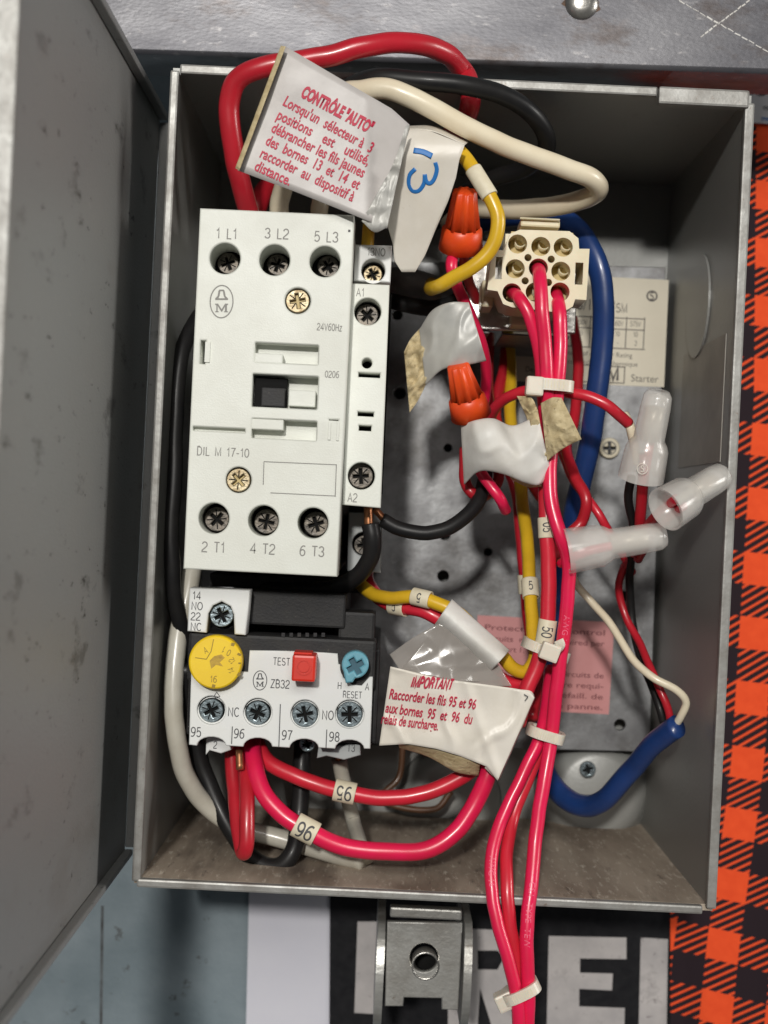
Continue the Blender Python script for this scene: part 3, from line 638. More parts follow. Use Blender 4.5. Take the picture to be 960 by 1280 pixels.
logo(325, 850.5, 9, 12.5, z, rel, 'dark_ink')
link('divider', join_me([line_me((290.5,908),(289.5,930),1.2,z), line_me((350.5,880),(348.5,934),1.2,z), line_me((408.5,912),(407.5,935),1.2,z),
     line_me((271,865),(267,871),.9,z), line_me((271,865),(275,871),.9,z), line_me((267,871),(275,871),.9,z)]), parent=rel, m='dark_ink')
for pts, s_, u in (([(258,920),(284,921),(290,937),(276,942),(262,938),(257,944)], '2', 269), ([(398,934),(450,930),(451,944),(430,950),(408,945),(396,948)], 'T3', 439)):
    plate('lower_tab', [poly(pts, OZ-8)], OZ-14, OZ-8, 'grey_plastic' if s_ == 'T3' else 'white_plastic', rel, bev=.0003); text(s_, u, 935 if s_ == 'T3' else 931, 9, OZ-7.95, 'dark_ink', rel)
screw(384, 930, OZ-16, 10, 'screw_zinc', rel, .3)
# dial
c0 = P(269, 828, OZ)
dz = OZ+4.5
dial = plate('dial', [circ(269, 828, dz, 33.5, 48)], OZ-.4, dz, 'yellow_dial', rel, bev=.0005)
tt = [text('16', 267, 849, 8, dz+.03, mk=True, xs=.9), text('A', 257, 813, 8, dz+.03, mk=True, rot=-25), text('1', 280, 812, 8, dz+.03, mk=True, rot=205), text('0', 286, 816, 8, dz+.03, mk=True, rot=205),
      text('12', 290, 826, 7, dz+.03, mk=True, rot=230), text('14', 289, 838, 7, dz+.03, mk=True, rot=250),
      line_me((244,822),(258,824),1, dz+.03), line_me((258,824),(264,814),1,dz+.03), line_me((264,814),(267,799),1,dz+.03),
      line_me((289,805),(293,806),4,dz+.03), line_me((297,817),(301,819),3,dz+.03), line_me((297,842),(300,844),4,dz+.03), line_me((265,857),(269,858),4,dz+.03), line_me((298,829),(301,829),2,dz+.03)]
link('lettering', join_me(tt), parent=dial, m='dial_ink')
plate('worn_slot', [poly([(262,826),(268,820),(277,818),(281,822),(275,828),(279,833),(270,831),(264,836)], dz)], dz, dz+.05, 'dial_wear', dial)
# test button with its ring
bt = pbox('test_button', 365.5, 818.5, 393.5, 853, OZ-1, OZ+9, 'red_button', rel, bev=.0006)
link('ring', join_me([curve_mesh([circ(380,834,OZ+9,10,28), circ(380,834,OZ+9,8,28)], OZ+9, OZ+9.3), curve_mesh([circ(380,834,OZ+9,6.5,24)], OZ+8.9, OZ+9.4)]), parent=bt, m='red_button')
pbox('button_cap', 367, 815, 390, 819, OZ-1, OZ+6, 'red_button', bt, bev=.0003)
# reset knob
plate('knob_cavity', [circ(444, 834, OZ, 19, 28)], OZ-.4, OZ+.1, 'black_plastic', rel)
kz = OZ+5; pts = [(444+17*math.cos(math.radians(a_)), 831+17*math.sin(math.radians(a_))) for a_ in range(150, 455, 12)]+[(441,853),(432,854)]
kn = plate('reset_knob', [poly(pts, kz), cross(444, 833, kz, 11, 3.6, .55)], OZ+.2, kz, 'blue_knob', rel, bev=.0004)
plate('recess', [circ(444, 833, kz, 12, 18)], OZ+.3, kz-1.6, 'blue_knob_dark', kn)

# ------------------------------------------------------------------ nine way connector
NZ = 96
cn = thing('nine_way_connector', P(672, 345, 60), 'cream nylon nine hole plug with pink wires leaving three holes', 'connector')
c9 = [(647,305),(676,308),(704,309),(644,336),(673,335),(701,339),(640,366),(669,365),(700,365)]
body = [(638,292),(650,287),(712,289),(723,298),(724,311),(737,311),(733,375),(719,374),(716,383),(702,391),(640,384),(629,380),(622,364),(609,362),(615,311),(629,313)]
plate('plug_body', [poly(body, NZ)]+[circ(u, v, NZ, 12.0, 24, a0=.05+.03*i) for i, (u, v) in enumerate(c9)]+[circ(u, v, NZ, 4.6, 14, a0=.13) for u, v in ((660,322),(689,324),(656.5,351),(685.6,353))]+[rect(620,321,627,349,NZ), rect(719.5,328,728,356,NZ)], NZ-16, NZ, 'connector_nylon', cn, bev=0)
plate('plug_core', [poly([(632,292),(714,294),(712,384),(628,380)], NZ-16)], NZ-24, NZ-16.1, 'connector_nylon', cn)
plate('cavity_floor', [poly([(636,296),(712,298),(710,384),(630,378)], NZ-15)], NZ-16.0, NZ-7.5, 'brass_cup', cn)
for u, v in c9:
    if (u, v) not in ((673,335),(640,366),(700,365)):
        c0 = P(u+1, v+2, NZ-10.5); lathe('contact_tube', c0, c0+Vector((0,0,.01)), [(0,1.5),(6,1.5),(6,1.2),(0,1.2)], 'connector_nylon', cn, sides=16, cap=False)
pbox('latch', 651, 273, 700, 285, NZ-12, NZ-2, 'connector_nylon', cn, bev=.0005); pbox('latch_lip', 650, 271, 700, 276, NZ-1.9, NZ-.6, 'connector_nylon', cn, bev=.0003)
pbox('ear', 603, 350, 616, 384, NZ-24, NZ-12, 'connector_nylon', cn, bev=.0005); pbox('ear', 640, 386, 672, 408, NZ-26, NZ-18, 'connector_nylon', cn, bev=.0005)
br = thing('connector_bracket', P(655, 395, 20), 'bright zinc sheet bracket holding the nine way plug', 'bracket')
pbox('bracket_plate', 585, 330, 719, 417, 66, 68, 'bright_steel', br, bev=.0003); pbox('bracket_leg', 590, 300, 612, 417, PZ, 65.9, 'zinc', br, bev=.0003)
pbox('bracket_leg', 628, 418, 712, 421, PZ, 65.9, 'zinc', br, bev=.0003)

# silver conduit piece behind the tags
wire('cond', 'cable_sleeve_tube', 'grey metal tube end behind the cream 13 tag', [(470,352,50),(510,352,56),(545,362,58),(575,372,52)], 18, 'zinc', cat='tube')

# ------------------------------------------------------------------ wires
G_P = 'thick power wires'; G_R = 'red and pink control wires'; G_Y = 'yellow control wires'
wire('redtop', 'power_wire', 'thick red wire looping high above the contactor behind the printed silver tag', [(313,290,84),(310,262,88),(297,215,96),(289,170,100),(288,130,102),(298,101,104),(330,83,106),(400,72,106),(460,58,106),(515,54,102),(556,66,96),(579,90,88),(586,120,92),(578,152,82),(552,178,70),(520,210,50)], 12.9, 'wire_red', G_P)
wire('red2', 'power_wire', 'short dark red wire end just right of the big red loop', [(318,290,60),(322,262,64),(336,236,58),(362,210,46),(400,190,30)], 13, 'wire_red', G_P)
wire('cream', 'power_wire', 'thick cream wire bending in a wide hairpin above the nine hole plug', [(352,290,70),(350,250,72),(375,180,86),(420,125,98),(455,115,104),(490,114,106),(530,130,106),(580,158,104),(635,184,101),(700,207,97),(738,222,93),(748,238,88),(728,250,82),(680,258,76),(635,263,70),(590,262,60),(560,275,46)], 12.6, 'wire_cream', G_P)
wire('creamb', 'power_wire', 'dim cream wire dropping into the contactor under the silver tag', [(402,290,66),(400,255,70),(412,215,62),(430,180,44)], 11, 'wire_cream', G_P)
wire('blacktop', 'power_wire', 'thick black wire arching behind the cream hairpin', [(380,170,74),(415,122,92),(460,100,102),(520,99,105),(580,104,105),(635,122,101),(672,150,95),(684,185,86),(660,208,76),(620,222,68),(575,248,56),(540,280,40)], 11.5, 'wire_black', G_P)
blue = wire('blue', 'sheathed_cable', 'dark blue jacketed cable running down behind the pink wires and curling up bottom right', [(560,290,30),(620,273,42),(678,268,52),(718,284,60),(744,325,64),(755,375,64),(754,430,62),(744,500,60),(735,560,56),(722,620,50),(708,690,42),(694,770,34),(682,850,28),(677,920,28),(688,975,34),(720,1005,44),(755,1000,54),(790,962,62),(815,930,70),(846,906,78)], 14.3, 'sheath_blue', G_P, cat='cable', flat=.8)
wire('w_core', 'core_wire', '', [(838,915,74),(850,898,78),(857,878,80),(846,862,81),(815,846,80),(788,822,76),(762,778,70),(740,752,66),(722,733,66),(712,708,70)], 5, 'wire_cream', parent=blue)
wire('r_core', 'core_wire', '', [(838,912,72),(836,892,74),(827,866,74),(815,836,70),(797,800,62),(780,768,58),(772,738,58),(778,712,62),(790,690,70),(797,660,76),(803,625,82),(804,590,86)], 5, 'wire_red', parent=blue)
wire('k_core', 'core_wire', '', [(832,912,70),(824,884,70),(812,848,66),(796,806,60),(788,765,58),(787,720,62),(790,690,70),(791,655,78),(784,622,84),(789,595,88)], 5.4, 'wire_black', parent=blue)
# left lower bundle
wire('whl', 'power_wire', 'dull white wire sweeping down the left side under the relay', [(243,690,70),(235,740,74),(222,800,76),(215,860,78),(219,920,78),(233,970,74),(255,1005,70),(300,1034,68),(350,1050,68),(400,1062,70),(455,1076,76)], 12, 'wire_white', G_P)
wire('bl1', 'power_wire', 'black wire looping under the relay and back up to its terminal', [(232,830,76),(240,900,70),(256,965,68),(280,1025,70),(312,1071,74),(345,1084,76),(366,1065,76),(374,1020,72),(377,960,70),(378,925,68)], 11, 'wire_black', G_P)
wire('bl2', 'power_wire', 'black wire hugging the left wall beside the relay', [(275,372,66),(250,396,72),(226,450,80),(217,560,82),(215,690,82),(222,765,78),(242,835,70),(262,890,62)], 10, 'wire_black', G_P)
wire('bl3', 'power_wire', 'thin black wire leaning behind the red loop under the relay', [(240,905,66),(262,975,62),(287,1035,58),(300,1060,50)], 6, 'wire_black', G_P)
wire('rl', 'power_wire', 'deep red wire folded in a tight loop below the relay', [(288,918,72),(291,965,76),(296,1015,82),(301,1052,87),(305,1068,90),(309,1054,92),(309,1010,90),(307,965,84),(305,925,76)], 9.5, 'wire_red', G_P, ends=[[(299,938,86),(300,962,88)]])
wire('wh2', 'power_wire', 'off white wire hanging from the rightmost relay terminal', [(424,950,66),(430,985,62),(440,1025,56),(452,1058,72),(462,1076,76)], 9.5, 'wire_white', G_P, ends=[[(421,930,67),(424,952,66)]])
wire('br', 'power_wire', 'thin brown wire curving across the shadow below the relay', [(502,920,20),(498,970,20),(478,1000,22),(540,1012,22),(565,990,20)], 4, 'wire_brown', G_P)
# A2 leads
wire('a2a', 'coil_wire', 'black wire dropping from terminal A2 and passing behind the contactor foot', [(462,655,92),(465,675,92),(462,700,90),(445,722,86),(415,735,80),(370,738,74),(310,738,66)], 11, 'wire_black', 'black coil wires', ends=[[(460,632,92),(461,660,92)]])
wire('a2b', 'coil_wire', 'black wire sagging from terminal A2 to the white tape', [(478,648,88),(500,660,88),(535,666,88),(568,657,87),(593,632,84),(606,602,80),(608,575,76)], 9.3, 'wire_black', 'black coil wires', ends=[[(468,636,88),(480,649,88)]])
wire('blk3', 'coil_wire', 'black wire crossing behind the yellow wire end', [(470,372,62),(510,380,66),(545,384,66),(575,372,62),(592,345,56),(600,310,46)], 10, 'wire_black', 'black coil wires')
# yellow wires
wire('yt', 'control_wire', 'yellow wire curving from the 13 tag over the upper orange nut', [(548,172,100),(566,182,103),(582,196,105),(598,222,107),(614,250,108),(622,278,108),(612,310,107),(590,334,106),(565,350,104),(549,358,101),(541,360,95),(540,359,84),(541,356,70)], 9, 'wire_yellow', G_Y)
sleeve('yt', (603,228), 8.2, k=1.2)
wire('yt2', 'control_wire', 'short yellow wire stub entering terminal 13NO', [(459,322,92),(459,300,92),(461,278,90),(466,255,88)], 8, 'wire_yellow', G_Y)
wire('ymid', 'control_wire', 'yellow wire running down the bundle and curling into the white sleeve', [(636,415,30),(637,470,38),(638,530,46),(648,600,56),(657,660,66),(662,710,74),(665,760,80),(667,795,84),(669,822,87),(658,839,88),(642,836,89),(626,820,90),(600,795,92),(575,770,93),(548,755,92),(520,746,90),(490,747,86),(468,742,80),(450,728,72),(442,708,60)], 8.3, 'wire_yellow', G_Y)
sleeve('ymid', (661,735), 5.2, '5', 90, k=1.3); sleeve('ymid', (527,748), 5.0, '5', 0, k=1.3)
# red bundle
wire('redE', 'control_wire', 'scarlet wire paired with the yellow one inside the white sleeve', [(462,700,62),(457,722,68),(470,744,76),(490,757,82),(515,762,86),(540,770,88),(575,795,88),(610,832,87),(632,852,86),(652,852,84),(670,838,80)], 9.3, 'wire_scarlet', G_R)
sleeve('redE', (500,759), 5.0, '5', 0, k=1.25)
A_top = [(697,365,88),(698,385,97),(699,430,98),(697,480,98),(693,530,96),(688,585,96),(690,630,97),(700,670,98),(709,700,96),(708,745,95),(703,800,94),(696,860,93),(687,925,92),(678,985,94),(669,1050,96),(661,1115,100),(657,1170,102),(660,1225,102),(660,1300,100)]
wire('A', 'control_wire', 'long bright pink wire from the plug down past the bottom rim on the right', A_top, 8.8, 'wire_pink', G_R)
wire('B', 'control_wire', 'pink wire from the middle hole of the plug to the upper cable tie', [(673,335,88),(674,345,98),(677,385,101),(681,430,100),(684,480,99),(685,540,94),(683,600,88)], 8.6, 'wire_pink', G_R)
wire('B2', 'control_wire', 'scarlet wire carrying two marker sleeves down into the important tag', [(684,560,84),(683,610,90),(683,660,92),(684,710,92),(683,760,92),(680,800,92),(670,838,92),(656,872,92),(648,905,90)], 9.8, 'wire_scarlet', G_R)
sleeve('B2', (684,658), 5.2, '05', 0, k=1.15); sleeve('B2', (681,790), 6.2, '50', 0, k=1.2, th=.55)
wire('Cw', 'control_wire', 'pink wire from the lower left hole of the plug', [(641,366,88),(648,371,97),(660,390,99),(670,425,98),(676,465,96),(681,505,93),(684,560,88)], 8.0, 'wire_pink', G_R)
wire('D1', 'control_wire', 'dark red wire low at the left of the bundle', [(612,420,34),(608,470,42),(612,520,50),(630,570,54),(645,610,56),(650,670,60),(655,730,62),(662,790,62),(672,850,66),(664,900,74)], 7.5, 'wire_red', G_R)
sleeve('D1', (653,728), 5.2, '5', 90, k=1.3)
wire('D2', 'control_wire', 'dark red wire slanting behind the white tape', [(634,418,30),(628,470,38),(618,520,44),(640,560,50),(668,610,58),(690,650,66),(700,700,74)], 7.5, 'wire_red', G_R)
wire('D3', 'control_wire', 'dark red wire dropping at the right behind the plug', [(716,400,34),(722,440,44),(722,490,50),(715,530,56),(708,560,64),(718,596,72),(733,624,76),(730,650,74),(716,665,74)], 7, 'wire_red', G_R)
wire('D4', 'control_wire', 'red wire slanting to the horizontal crimp cap', [(700,560,60),(716,596,66),(735,620,70),(752,645,72),(764,668,70),(780,696,66),(790,716,62)], 5.5, 'wire_scarlet', G_R)
wire('arch', 'control_wire', 'scarlet wire arching through the upper tie towards the upright crimp cap', [(610,535,66),(618,512,74),(636,496,80),(660,488,84),(690,486,88),(716,490,94),(745,499,96),(768,513,96),(786,530,92)], 7, 'wire_scarlet', G_R, ends=None)
wire('archw', 'control_wire', 'short cream wire end tucked behind the upright crimp cap', [(780,518,90),(788,534,92),(793,556,90),(797,580,88)], 6, 'wire_cream', G_R)
wire('L1', 'control_wire', 'pink wire leaving the upper orange nut under the grey tape', [(578,300,84),(566,325,94),(570,350,94),(583,385,90),(598,420,84),(607,455,78),(607,490,72),(600,530,66)], 7.2, 'wire_pink', G_R)
wire('L2', 'control_wire', 'dark purple wire end inside the upper orange nut', [(584,300,80),(580,325,84),(586,350,76),(598,380,66)], 6.5, 'wire_red', G_R)
wire('L3', 'control_wire', 'pink wire end poking out below the white tape', [(592,560,82),(600,590,88),(612,606,90),(624,624,90),(631,638,86)], 7, 'wire_pink', G_R)
wire('L4', 'control_wire', 'red wire loop tucked under the lower left edge of the white tape', [(580,560,76),(580,598,80),(588,615,82),(601,620,80),(614,612,78),(622,596,76),(620,570,74)], 7, 'wire_red', G_R)
wire('c1r', 'control_wire', 'red wire rising into the mouth of the upright crimp cap', [(800,668,78),(801,640,84),(803,605,90),(805,570,94)], 7, 'wire_red', G_R)
wire('c2r', 'control_wire', 'first red wire entering the open tilted crimp cap', [(792,692,74),(806,664,86),(822,643,96),(846,626,108)], 6, 'wire_scarlet', G_R)
wire('c2r2', 'control_wire', 'second red wire entering the open tilted crimp cap', [(798,700,72),(814,672,80),(832,650,95),(854,634,107)], 6, 'wire_red', G_R)
wire('E1', 'control_wire', 'outer pink wire bowing left below the lower tie', [(690,835,78),(683,880,84),(671,925,90),(652,975,92),(630,1022,94),(616,1062,97),(612,1105,100),(620,1150,102),(635,1200,103),(645,1245,103),(651,1300,102)], 8.2, 'wire_pink', G_R)
wire('E2', 'control_wire', 'middle pink wire of the three hanging over the bottom rim', [(696,838,76),(690,880,82),(677,925,86),(660,975,88),(644,1020,90),(634,1065,95),(632,1110,100),(638,1160,101),(646,1210,100),(650,1300,98)], 8.2, 'wire_scarlet', G_R)
wire('w96', 'control_wire', 'wide pinkish red wire with the 96 marker sweeping under the relay', [(316,925,78),(317,955,84),(326,990,88),(350,1018,90),(382,1037,91),(430,1056,91),(485,1064,91),(535,1060,90),(572,1037,89),(597,1000,88),(613,962,88),(622,930,86)], 11.2, 'wire_pink', G_R)
wire('w95', 'control_wire', 'red wire with the inverted 95 marker above the wider one', [(320,925,76),(335,952,80),(365,968,82),(400,982,83),(432,991,84),(475,999,84),(520,996,84),(560,981,84),(595,958,84),(612,930,84)], 10, 'wire_scarlet', G_R)
s96 = sleeve('w96', (381,1036), 6.0, '96', 184, k=1.38, th=.62); sleeve('w95', (432,991), 5.6, '95', 186, k=1.40, th=.62)

mat('wire_print', (.84,.14,.24), .5); mat('wire_print_black', (.12,.12,.12), .5)
wire_text('A', (660, 1140), 'CSA  TYPE  TEW', .42, 'wire_print'); wire_text('A', (704, 790), 'AWG 16', .42, 'wire_print')
wire_text('E1', (612, 1090), 'AWG 16', .42, 'wire_print')
# ------------------------------------------------------------------ tags and tapes
def z1(u, v): return 120+.0*u
tg = thing('printed_tag', P(400, 165, 119), 'silver tag with red CONTRÔLE "AUTO" text tilted above the contactor', 'tag')
ZT = 116.5
zt1 = lambda u, v: ZT-((u-297)*.0)-max(0, (u-462))*.10+1.0*noise.noise(Vector((u*.012, v*.012, 3)))
def sheetz(name, top, bot, zf, m, parent, n=30, k=18, thick=.25):
    bm = bmesh.new(); A = []; B = []
    for i in range(n+1):
        a = sample(top, i/n); b_ = sample(bot, i/n); ra = []; rb = []
        for j in range(k+1):
            q = a.lerp(b_, j/k); z = zf(q.x, q.y); ra.append(bm.verts.new(P(q.x, q.y, z))); rb.append(bm.verts.new(P(q.x, q.y, z-thick)))
        A.append(ra); B.append(rb)
    for i in range(n):
        for j in range(k):
            bm.faces.new((A[i][j], A[i+1][j], A[i+1][j+1], A[i][j+1])); bm.faces.new((B[i][j], B[i][j+1], B[i+1][j+1], B[i+1][j]))
        for j in (0, k): bm.faces.new((A[i][j], B[i][j], B[i+1][j], A[i+1][j]))
    for j in range(k):
        for i in (0, n): bm.faces.new((A[i][j], A[i][j+1], B[i][j+1], B[i][j]))
    return from_bm(name, bm, parent=parent, m=m, smooth=True)
sheetz('tag_sheet', [(357,58),(430,101),(490,136),(512,156)], [(297,213),(370,240),(440,268),(484,286)], zt1, 'tag_silver', tg)
sheet('tag_edge', [(351,57,119.5),(357,58,120.2)], [(294,210,119.5),(299,213,120.2)], 'adhesive', tg, n=3, wr=.1, smooth_e=False)
sheet('film_tail', [(497,196,118),(506,160,119),(512,157,118)], [(452,276,117),(468,290,116),(484,284,116)], 'tape_grey', tg, n=16, wr=1.2, ws=.06, seed=4)
zz = lambda u, v: zt1(u, v)+.2
fit_text('CONTRÔLE "AUTO"', (375,120), (462,167), 15, zz, 'red_ink', tg, bold=.05)
for s_, a_, b_ in (("Lorsqu'un  sélecteur à  3",(353,131),(463,191)),('positions    est    utilisé,',(345,148),(459,207)),('débrancher les fils jaunes',(338,164),(453,222)),('des  bornes  13  et  14  et',(331,180),(447,237)),('raccorder  au  dispositif à',(324,196),(440,252)),('distance.',(317,212),(361,232))):
    fit_text(s_, a_, b_, 13.2, zz, 'red_ink', tg, bold=.02)
# 13 tag
t13 = thing('handwritten_tag', P(530, 240, 108), 'cream tag folded over a wire with handwritten blue 13', 'tag')
z13 = lambda u, v: 113-max(0, (v-195))*.085-max(0, 520-u)*.05+3.0*math.sin(min(1, max(0, (v-158)/26))*math.pi/2)-3
bm_l = [(509,160),(499,205),(488,250),(483,278),(491,305),(493,326),(502,340)]; bm_r = [(536,163),(581,181),(574,200),(570,222),(560,252),(545,286),(532,318),(519,340)]
sheetz('tag_sheet', bm_l, bm_r, z13, 'tag_cream', t13, n=36)
sheet('fold', [(509,161,110),(540,164,111),(581,181,109)], [(512,157,102),(545,158,101),(586,177,100)], 'tag_cream', t13, n=16, k=5, wr=.1)
for path, w in (([(517,188),(529,190),(540,195)], 3.6), ([(519,211),(512,219),(511,231),(516,239),(524,238),(530,229),(531,218)], 2.6), ([(531,218),(533,227),(538,229),(543,223),(546,212),(544,203)], 2.6)):
    pp = [Vector(q) for q in cr([(a_[0], a_[1], 0) for a_ in path], 6)]; q3 = [P(q.x, q.y, z13(q.x, q.y)+.1) for q in pp]
    from_bm('pen_stroke', tube_bm(q3, mm(w, 110), 8, flat=.12), parent=t13, m='blue_ink', smooth=True)
# grey tape
tp1 = thing('grey_tape_flag', P(560, 440, 88), 'crumpled silver grey tape flag with torn sticky edge between the orange nuts', 'tape')
sheet('tape_sheet', [(524,412,92),(540,388,96),(562,378,100),(586,378,101)], [(532,482,90),(553,462,96),(580,457,99),(608,451,98)], 'tape_grey', tp1, wr=1.3, ws=.022, seed=9, curl=2)
sheet('torn_edge', [(505,440,90),(513,424,90),(527,408,92)], [(512,516,88),(524,498,89),(538,468,91)], 'adhesive', tp1, n=14, wr=2.0, ws=.09, seed=3)
# white tape
tp2 = thing('white_tape_wrap', P(635, 565, 90), 'white tape wrapped across the red wires under the lower orange nut', 'tape')
sheet('tape_sheet', [(576,532,94),(595,525,100),(617,523,101),(640,532,97),(662,524,98),(672,517,98)], [(580,606,88),(600,589,98),(630,593,99),(655,603,98),(674,606,97),(689,592,95)], 'tape_white', tp2, wr=1.1, ws=.022, seed=12, curl=4, n=36)
sheet('sticky_flap', [(676,504,100),(690,497,104),(702,497,104)], [(684,576,100),(705,560,102),(727,549,102)], 'adhesive', tp2, wr=1.0, ws=.05, seed=5, curl=2, label='yellowed sticky flap folded over')
sheet('sticky_flap', [(646,495,98),(664,497,100),(672,512,100)], [(658,521,97),(668,552,99),(684,574,99)], 'adhesive', tp2, wr=1.5, ws=.08, seed=15)
sheet('sticky_flap', [(637,594,95),(660,604,96),(676,602,96)], [(639,599,93),(660,609,93),(677,608,93)], 'adhesive', tp2, wr=.3, n=10, k=4)
# white sleeve
ws_ = thing('white_sleeve', P(590, 795, 90), 'white paper sleeve wrapped round the yellow and red wires', 'sleeve')
sheet('sleeve_sheet', [(565,749,94),(637,813,94)], [(541,784,91),(609,844,91)], 'tape_white', ws_, wr=.3, curl=8, seed=2, smooth_e=False, thick=.4)
sheet('sleeve_back', [(563,752,96),(634,815,96)], [(545,783,92),(611,842,92)], 'tape_white', ws_, wr=0, curl=-5, smooth_e=False)
# important tag
t3 = thing('important_tag', P(570, 900, 88), 'cream tag with red IMPORTANT text folded round the wires right of the relay', 'tag')
z3 = lambda u, v: 99-((v-840)*.03)-max(0, (u-640))*.0+2.2*math.sin(max(0, min(1, (u-480)/190))*math.pi)+1.3*noise.noise(Vector((u*.018, v*.022, 8)))+.8*(1-min(1, 6*abs(noise.noise(Vector((u*.016, v*.012, 18))))))+.7*max(0, 1-abs(u-598-(v-900)*.35)/9)
sheetz('tag_sheet', [(488,833),(550,848),(610,856),(640,860),(662,864),(668,872)], [(474,932),(510,930),(545,936),(575,945),(608,958),(622,976)], z3, 'tag_cream', t3, n=50, k=30)
sheet('roll_edge', [(652,862,98),(664,864,96),(669,872,92)], [(606,960,96),(616,970,94),(624,976,90)], 'tag_cream', t3, n=8, wr=.1, curl=1)
sheet('sticky_strip', [(498,929,96),(540,935,97),(578,946,97),(600,955,95)], [(499,935,92),(535,946,93),(570,965,93),(598,970,91)], 'adhesive', t3, wr=.5, n=18, k=6)
fl = sheet('clear_film', [(487,818,94),(515,798,96),(548,779,97)], [(500,838,97),(570,852,98),(628,850,96)], 'clear_film', t3, wr=.7, ws=.02, seed=7, thick=.15)
sheet('clear_film', [(548,779,97),(600,800,97),(640,858,95)], [(500,838,97),(560,850,98.5),(610,858,97)], 'clear_film', t3, wr=.7, ws=.02, seed=17, thick=.15)
zz3 = lambda u, v: z3(u, v)+.6
fit_text('IMPORTANT', (513,858.5), (564,862), 12.5, zz3, 'red_ink', t3, bold=.05, shear=.25)
for s_, a_, b_ in (('Raccorder les fils 95 et 96',(486,873),(594,886.5)),('aux bornes  95  et  96  du',(481,890),(589,905)),('relais de surcharge.',(476,904),(547,913))): fit_text(s_, a_, b_, 12.5, zz3, 'red_ink', t3, bold=.02, shear=.1)
link('print_mark', join_me([line_me((655,868),(660,871),1.4,99.3), line_me((660,871),(656,876),1.1,99.3)]), parent=t3, m='dark_ink')

# ------------------------------------------------------------------ wire nuts
def nut(p0, p1, s, label):
    t = thing('wire_nut', p0, label, 'wire nut', 'orange wire nuts')
    prof = [(0,.01),(.05,2.45*s),(.35,2.8*s),(3,3.15*s),(10.0*s,4.2*s)]
    lathe('grip', p0, p1, prof, 'nut_orange', t, ribs=9, rib=.10, ribset=prof[1:])
    a = 9.6*s; lathe('skirt', p0, p1, [(a,4.3*s),(a+.7,5.1*s),(a+6*s,5.7*s),(a+6*s,4.9*s),(a+1.5,4.2*s)], 'nut_orange', t, cap=False)
nut(P(581,238,100), P(574,335,88), 1.0, 'upper orange wire nut beside the 13 tag under the yellow wire')
nut(P(572,456,100), P(592,530,92), .92, 'lower orange wire nut above the white tape')

# ------------------------------------------------------------------ closed end crimp caps
def crimp(mouth, tip, s, label, dark=False):
    ax = tip-mouth; Ln = ax.length*1000; t = thing('crimp_cap', mouth, label, 'crimp cap', 'clear crimp caps')
    R1, R2 = 5.7*s, 3.7*s
    outer = [(0,R1),(Ln*.05,R1*1.0),(Ln*.34,R1*.93),(Ln*.40,R1*.82),(Ln*.45,R2*1.04),(Ln*.8,R2),(Ln*.93,R2*.93),(Ln*.985,R2*.7),(Ln,.01)]
    inner = [(Ln-.9,.01),(Ln*.93,R2*.65),(Ln*.8,R2*.74),(Ln*.46,R2*.78),(Ln*.40,R1*.66),(Ln*.34,R1*.78),(0,R1*.86)]
    lathe('cap_shell', mouth, tip, outer+inner+[(0,R1)], 'crimp_nylon', t, sides=36, cap=False)
    lathe('crimp_ferrule', mouth+ax*.44, tip, [(0,.01),(.05,R2*.66),(Ln*.36,R2*.60),(Ln*.38,.01)], 'crimp_core', t, sides=18)
    return t
c1 = crimp(P(801,598,92), P(824,487,100), 1.03, 'upright clear crimp cap beside the earth screw')
c2 = crimp(P(832,637,111), P(906,592,101), .98, 'open mouthed clear crimp cap tilted toward the right wall')
c3 = crimp(P(708,689,99), P(834,669,99), 1.0, 'horizontal clear crimp cap across the pink wires')
link('maker_mark', join_me([ring_me(803, 586, 99.2, 7, 7, .9), text('S', 803, 586, 8, 99.2, mk=True)]), parent=c1, m='nylon')
wire('in3a', 'wire_end', '', [(700,705,92),(712,700,97),(735,690,99),(775,680,99)], 6, 'wire_pink', parent=c3)
wire('in1a', 'wire_end', '', [(803,603,91),(808,580,93),(814,550,95),(820,515,97)], 5.5, 'wire_scarlet', parent=c1)
wire('in2a', 'wire_end', '', [(846,629,108),(866,616,106),(888,603,104)], 6, 'wire_white', parent=c2)

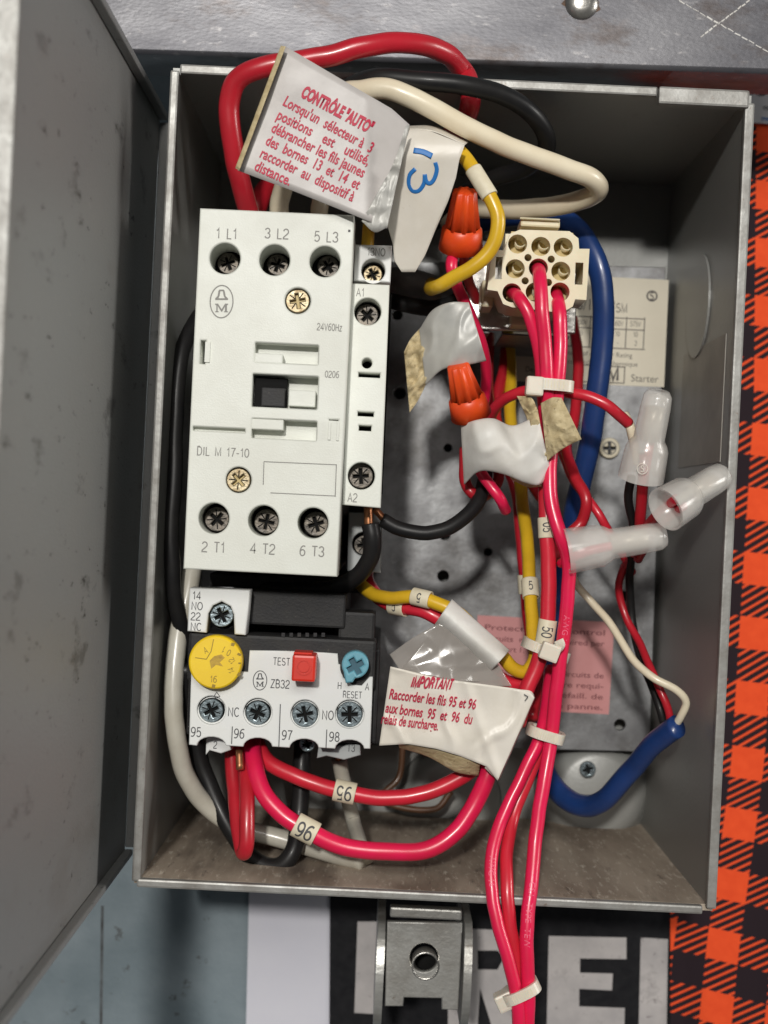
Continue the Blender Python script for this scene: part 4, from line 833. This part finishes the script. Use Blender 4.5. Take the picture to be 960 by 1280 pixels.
# ------------------------------------------------------------------ cable ties
def tie(u, v, z, a, c, ang, w, label, head, hs=(3.6, 4.2, 4.0), tail=None):
    """band round a bundle: half width a px, half depth c mm, ang = direction of the band in the picture (deg clockwise)"""
    t = thing('cable_tie', P(u, v, z), label, 'cable tie', 'white nylon cable ties')
    cen = P(u, v, z); r = math.radians(-ang)-0+TH*0; bx = Vector((math.cos(r), math.sin(r), 0)); ax = Vector((-bx.y, bx.x, 0)); up = Vector((0, 0, 1))
    A_ = mm(a, z); C_ = c/1000; n = 36; bm = bmesh.new(); rings = []
    for k_ in range(n):
        th = 2*math.pi*k_/n; sx, sz = math.cos(th), math.sin(th)
        x = math.copysign(abs(sx)**.7, sx); zz_ = math.copysign(abs(sz)**.7, sz); rg = []
        for (ro, wo) in ((0,-.5),(0,.5),(1,.5),(1,-.5)): rg.append(bm.verts.new(cen+bx*x*(A_+ro*.001)+up*zz_*(C_+ro*.001)+ax*wo*w/1000))
        rings.append(rg)
    for q, s_ in zip(rings, rings[1:]+rings[:1]):
        for j in range(4): bm.faces.new((q[j], q[(j+1) % 4], s_[(j+1) % 4], s_[j]))
    from_bm('band', bm, parent=t, m='nylon')
    # fine teeth across the band
    bm = bmesh.new()
    for k_ in range(9):
        x = (-.62+k_*.155)*A_; p = cen+bx*x+up*(C_+.00102); d = bx*.00012; e = ax*w*.00035
        bm.faces.new([bm.verts.new(p+q_) for q_ in (-d-e, d-e, d+e, -d+e)])
    from_bm('teeth', bm, parent=t, m='sleeve', kind='stuff')
    h = P(*head); bm = bmesh.new(); bmesh.ops.create_cube(bm, size=1)
    for q in bm.verts: q.co = Vector((q.co.x*hs[0], q.co.y*hs[1], q.co.z*hs[2]))/1000
    bevel(bm, .0006); R_ = Matrix.Rotation(r, 3, 'Z')
    for q in bm.verts: q.co = R_ @ q.co + h
    from_bm('head', bm, parent=t, m='nylon')
    if tail: from_bm('tail', tube_bm(cr([P(*q) for q in tail], 4), .0013, 8, flat=.4), parent=t, m='nylon')
tie(687, 482, 98, 25, 3.0, 2, 2.9, 'upper cable tie round the pink wires just under the plug', (668,483,100), (4.4,4.8,4.2))
tie(682, 812, 88, 26, 5.0, 18, 2.6, 'middle cable tie beside the 50 marker sleeve', (687,815,98), (4.8,4.4,3.6), tail=[(695,812,98),(700,806,99),(698,800,99)])
tie(682, 917, 89, 19, 4.4, 14, 2.7, 'lower cable tie inside the box above the bottom rim', (664,912,84), (2.5,3.2,3))
tie(651, 1238, 101, 20, 3.4, -28, 2.7, 'bottom cable tie on the wires hanging outside the box', (631,1250,101), (4.6,4.4,4.6))

# ------------------------------------------------------------------ latch bracket below the box
hb = thing('hinge_bracket', P(530, 1200, -3), 'plain steel U bracket with a round hole fixed under the box', 'bracket')
QZ = 60
plate('bracket_face', [poly([(484,1152),(578,1154),(573,1263),(552,1262),(552,1248),(505,1247),(504,1258),(481,1258)], QZ), circ(530,1197,QZ,18,32)], QZ-2, QZ, 'bracket_steel', hb, bev=.0003)
pbox('bracket_flange', 488, 1134, 577, 1151, QZ, QZ+4, 'bracket_steel', hb, bev=.0005)
c0 = P(531, 1199, QZ-6); lathe('hole_collar', c0, c0+Vector((0,0,.01)), [(0,3.6),(6.4,3.9),(6.4,3.4),(0,3.1)], 'bright_steel', hb, cap=False)
c0 = P(530, 1200, QZ-22); lathe('hole_bolt', c0, c0+Vector((0,0,.01)), [(0,4),(4,4),(4.5,3.2),(4.6,.01)], 'dark_cavity', hb)
for x in (-1, 1):
    e = P(475 if x < 0 else 584, 1204, QZ); bm = bmesh.new(); w = .0011; out = []
    n = 18
    for i in range(n+1):
        t = math.pi*i/n; out.append((e.y+.0145*math.cos(t)-.004, QZ/1000-.004+.0085*math.sin(t)))
    out += [(e.y-.0185, .022), (e.y+.0105, .022)]
    A = [bm.verts.new((e.x-w, y, z)) for y, z in out]; B = [bm.verts.new((e.x+w, y, z)) for y, z in out]
    bm.faces.new(A); bm.faces.new(B)
    for i in range(len(out)): bm.faces.new((A[i], A[(i+1) % len(out)], B[(i+1) % len(out)], B[i]))
    bevel(bm, .0002, 1); from_bm('bracket_ear', bm, parent=hb, m='bracket_steel')

for o in bpy.data.objects:
    if '_w' in o: del o['_w']
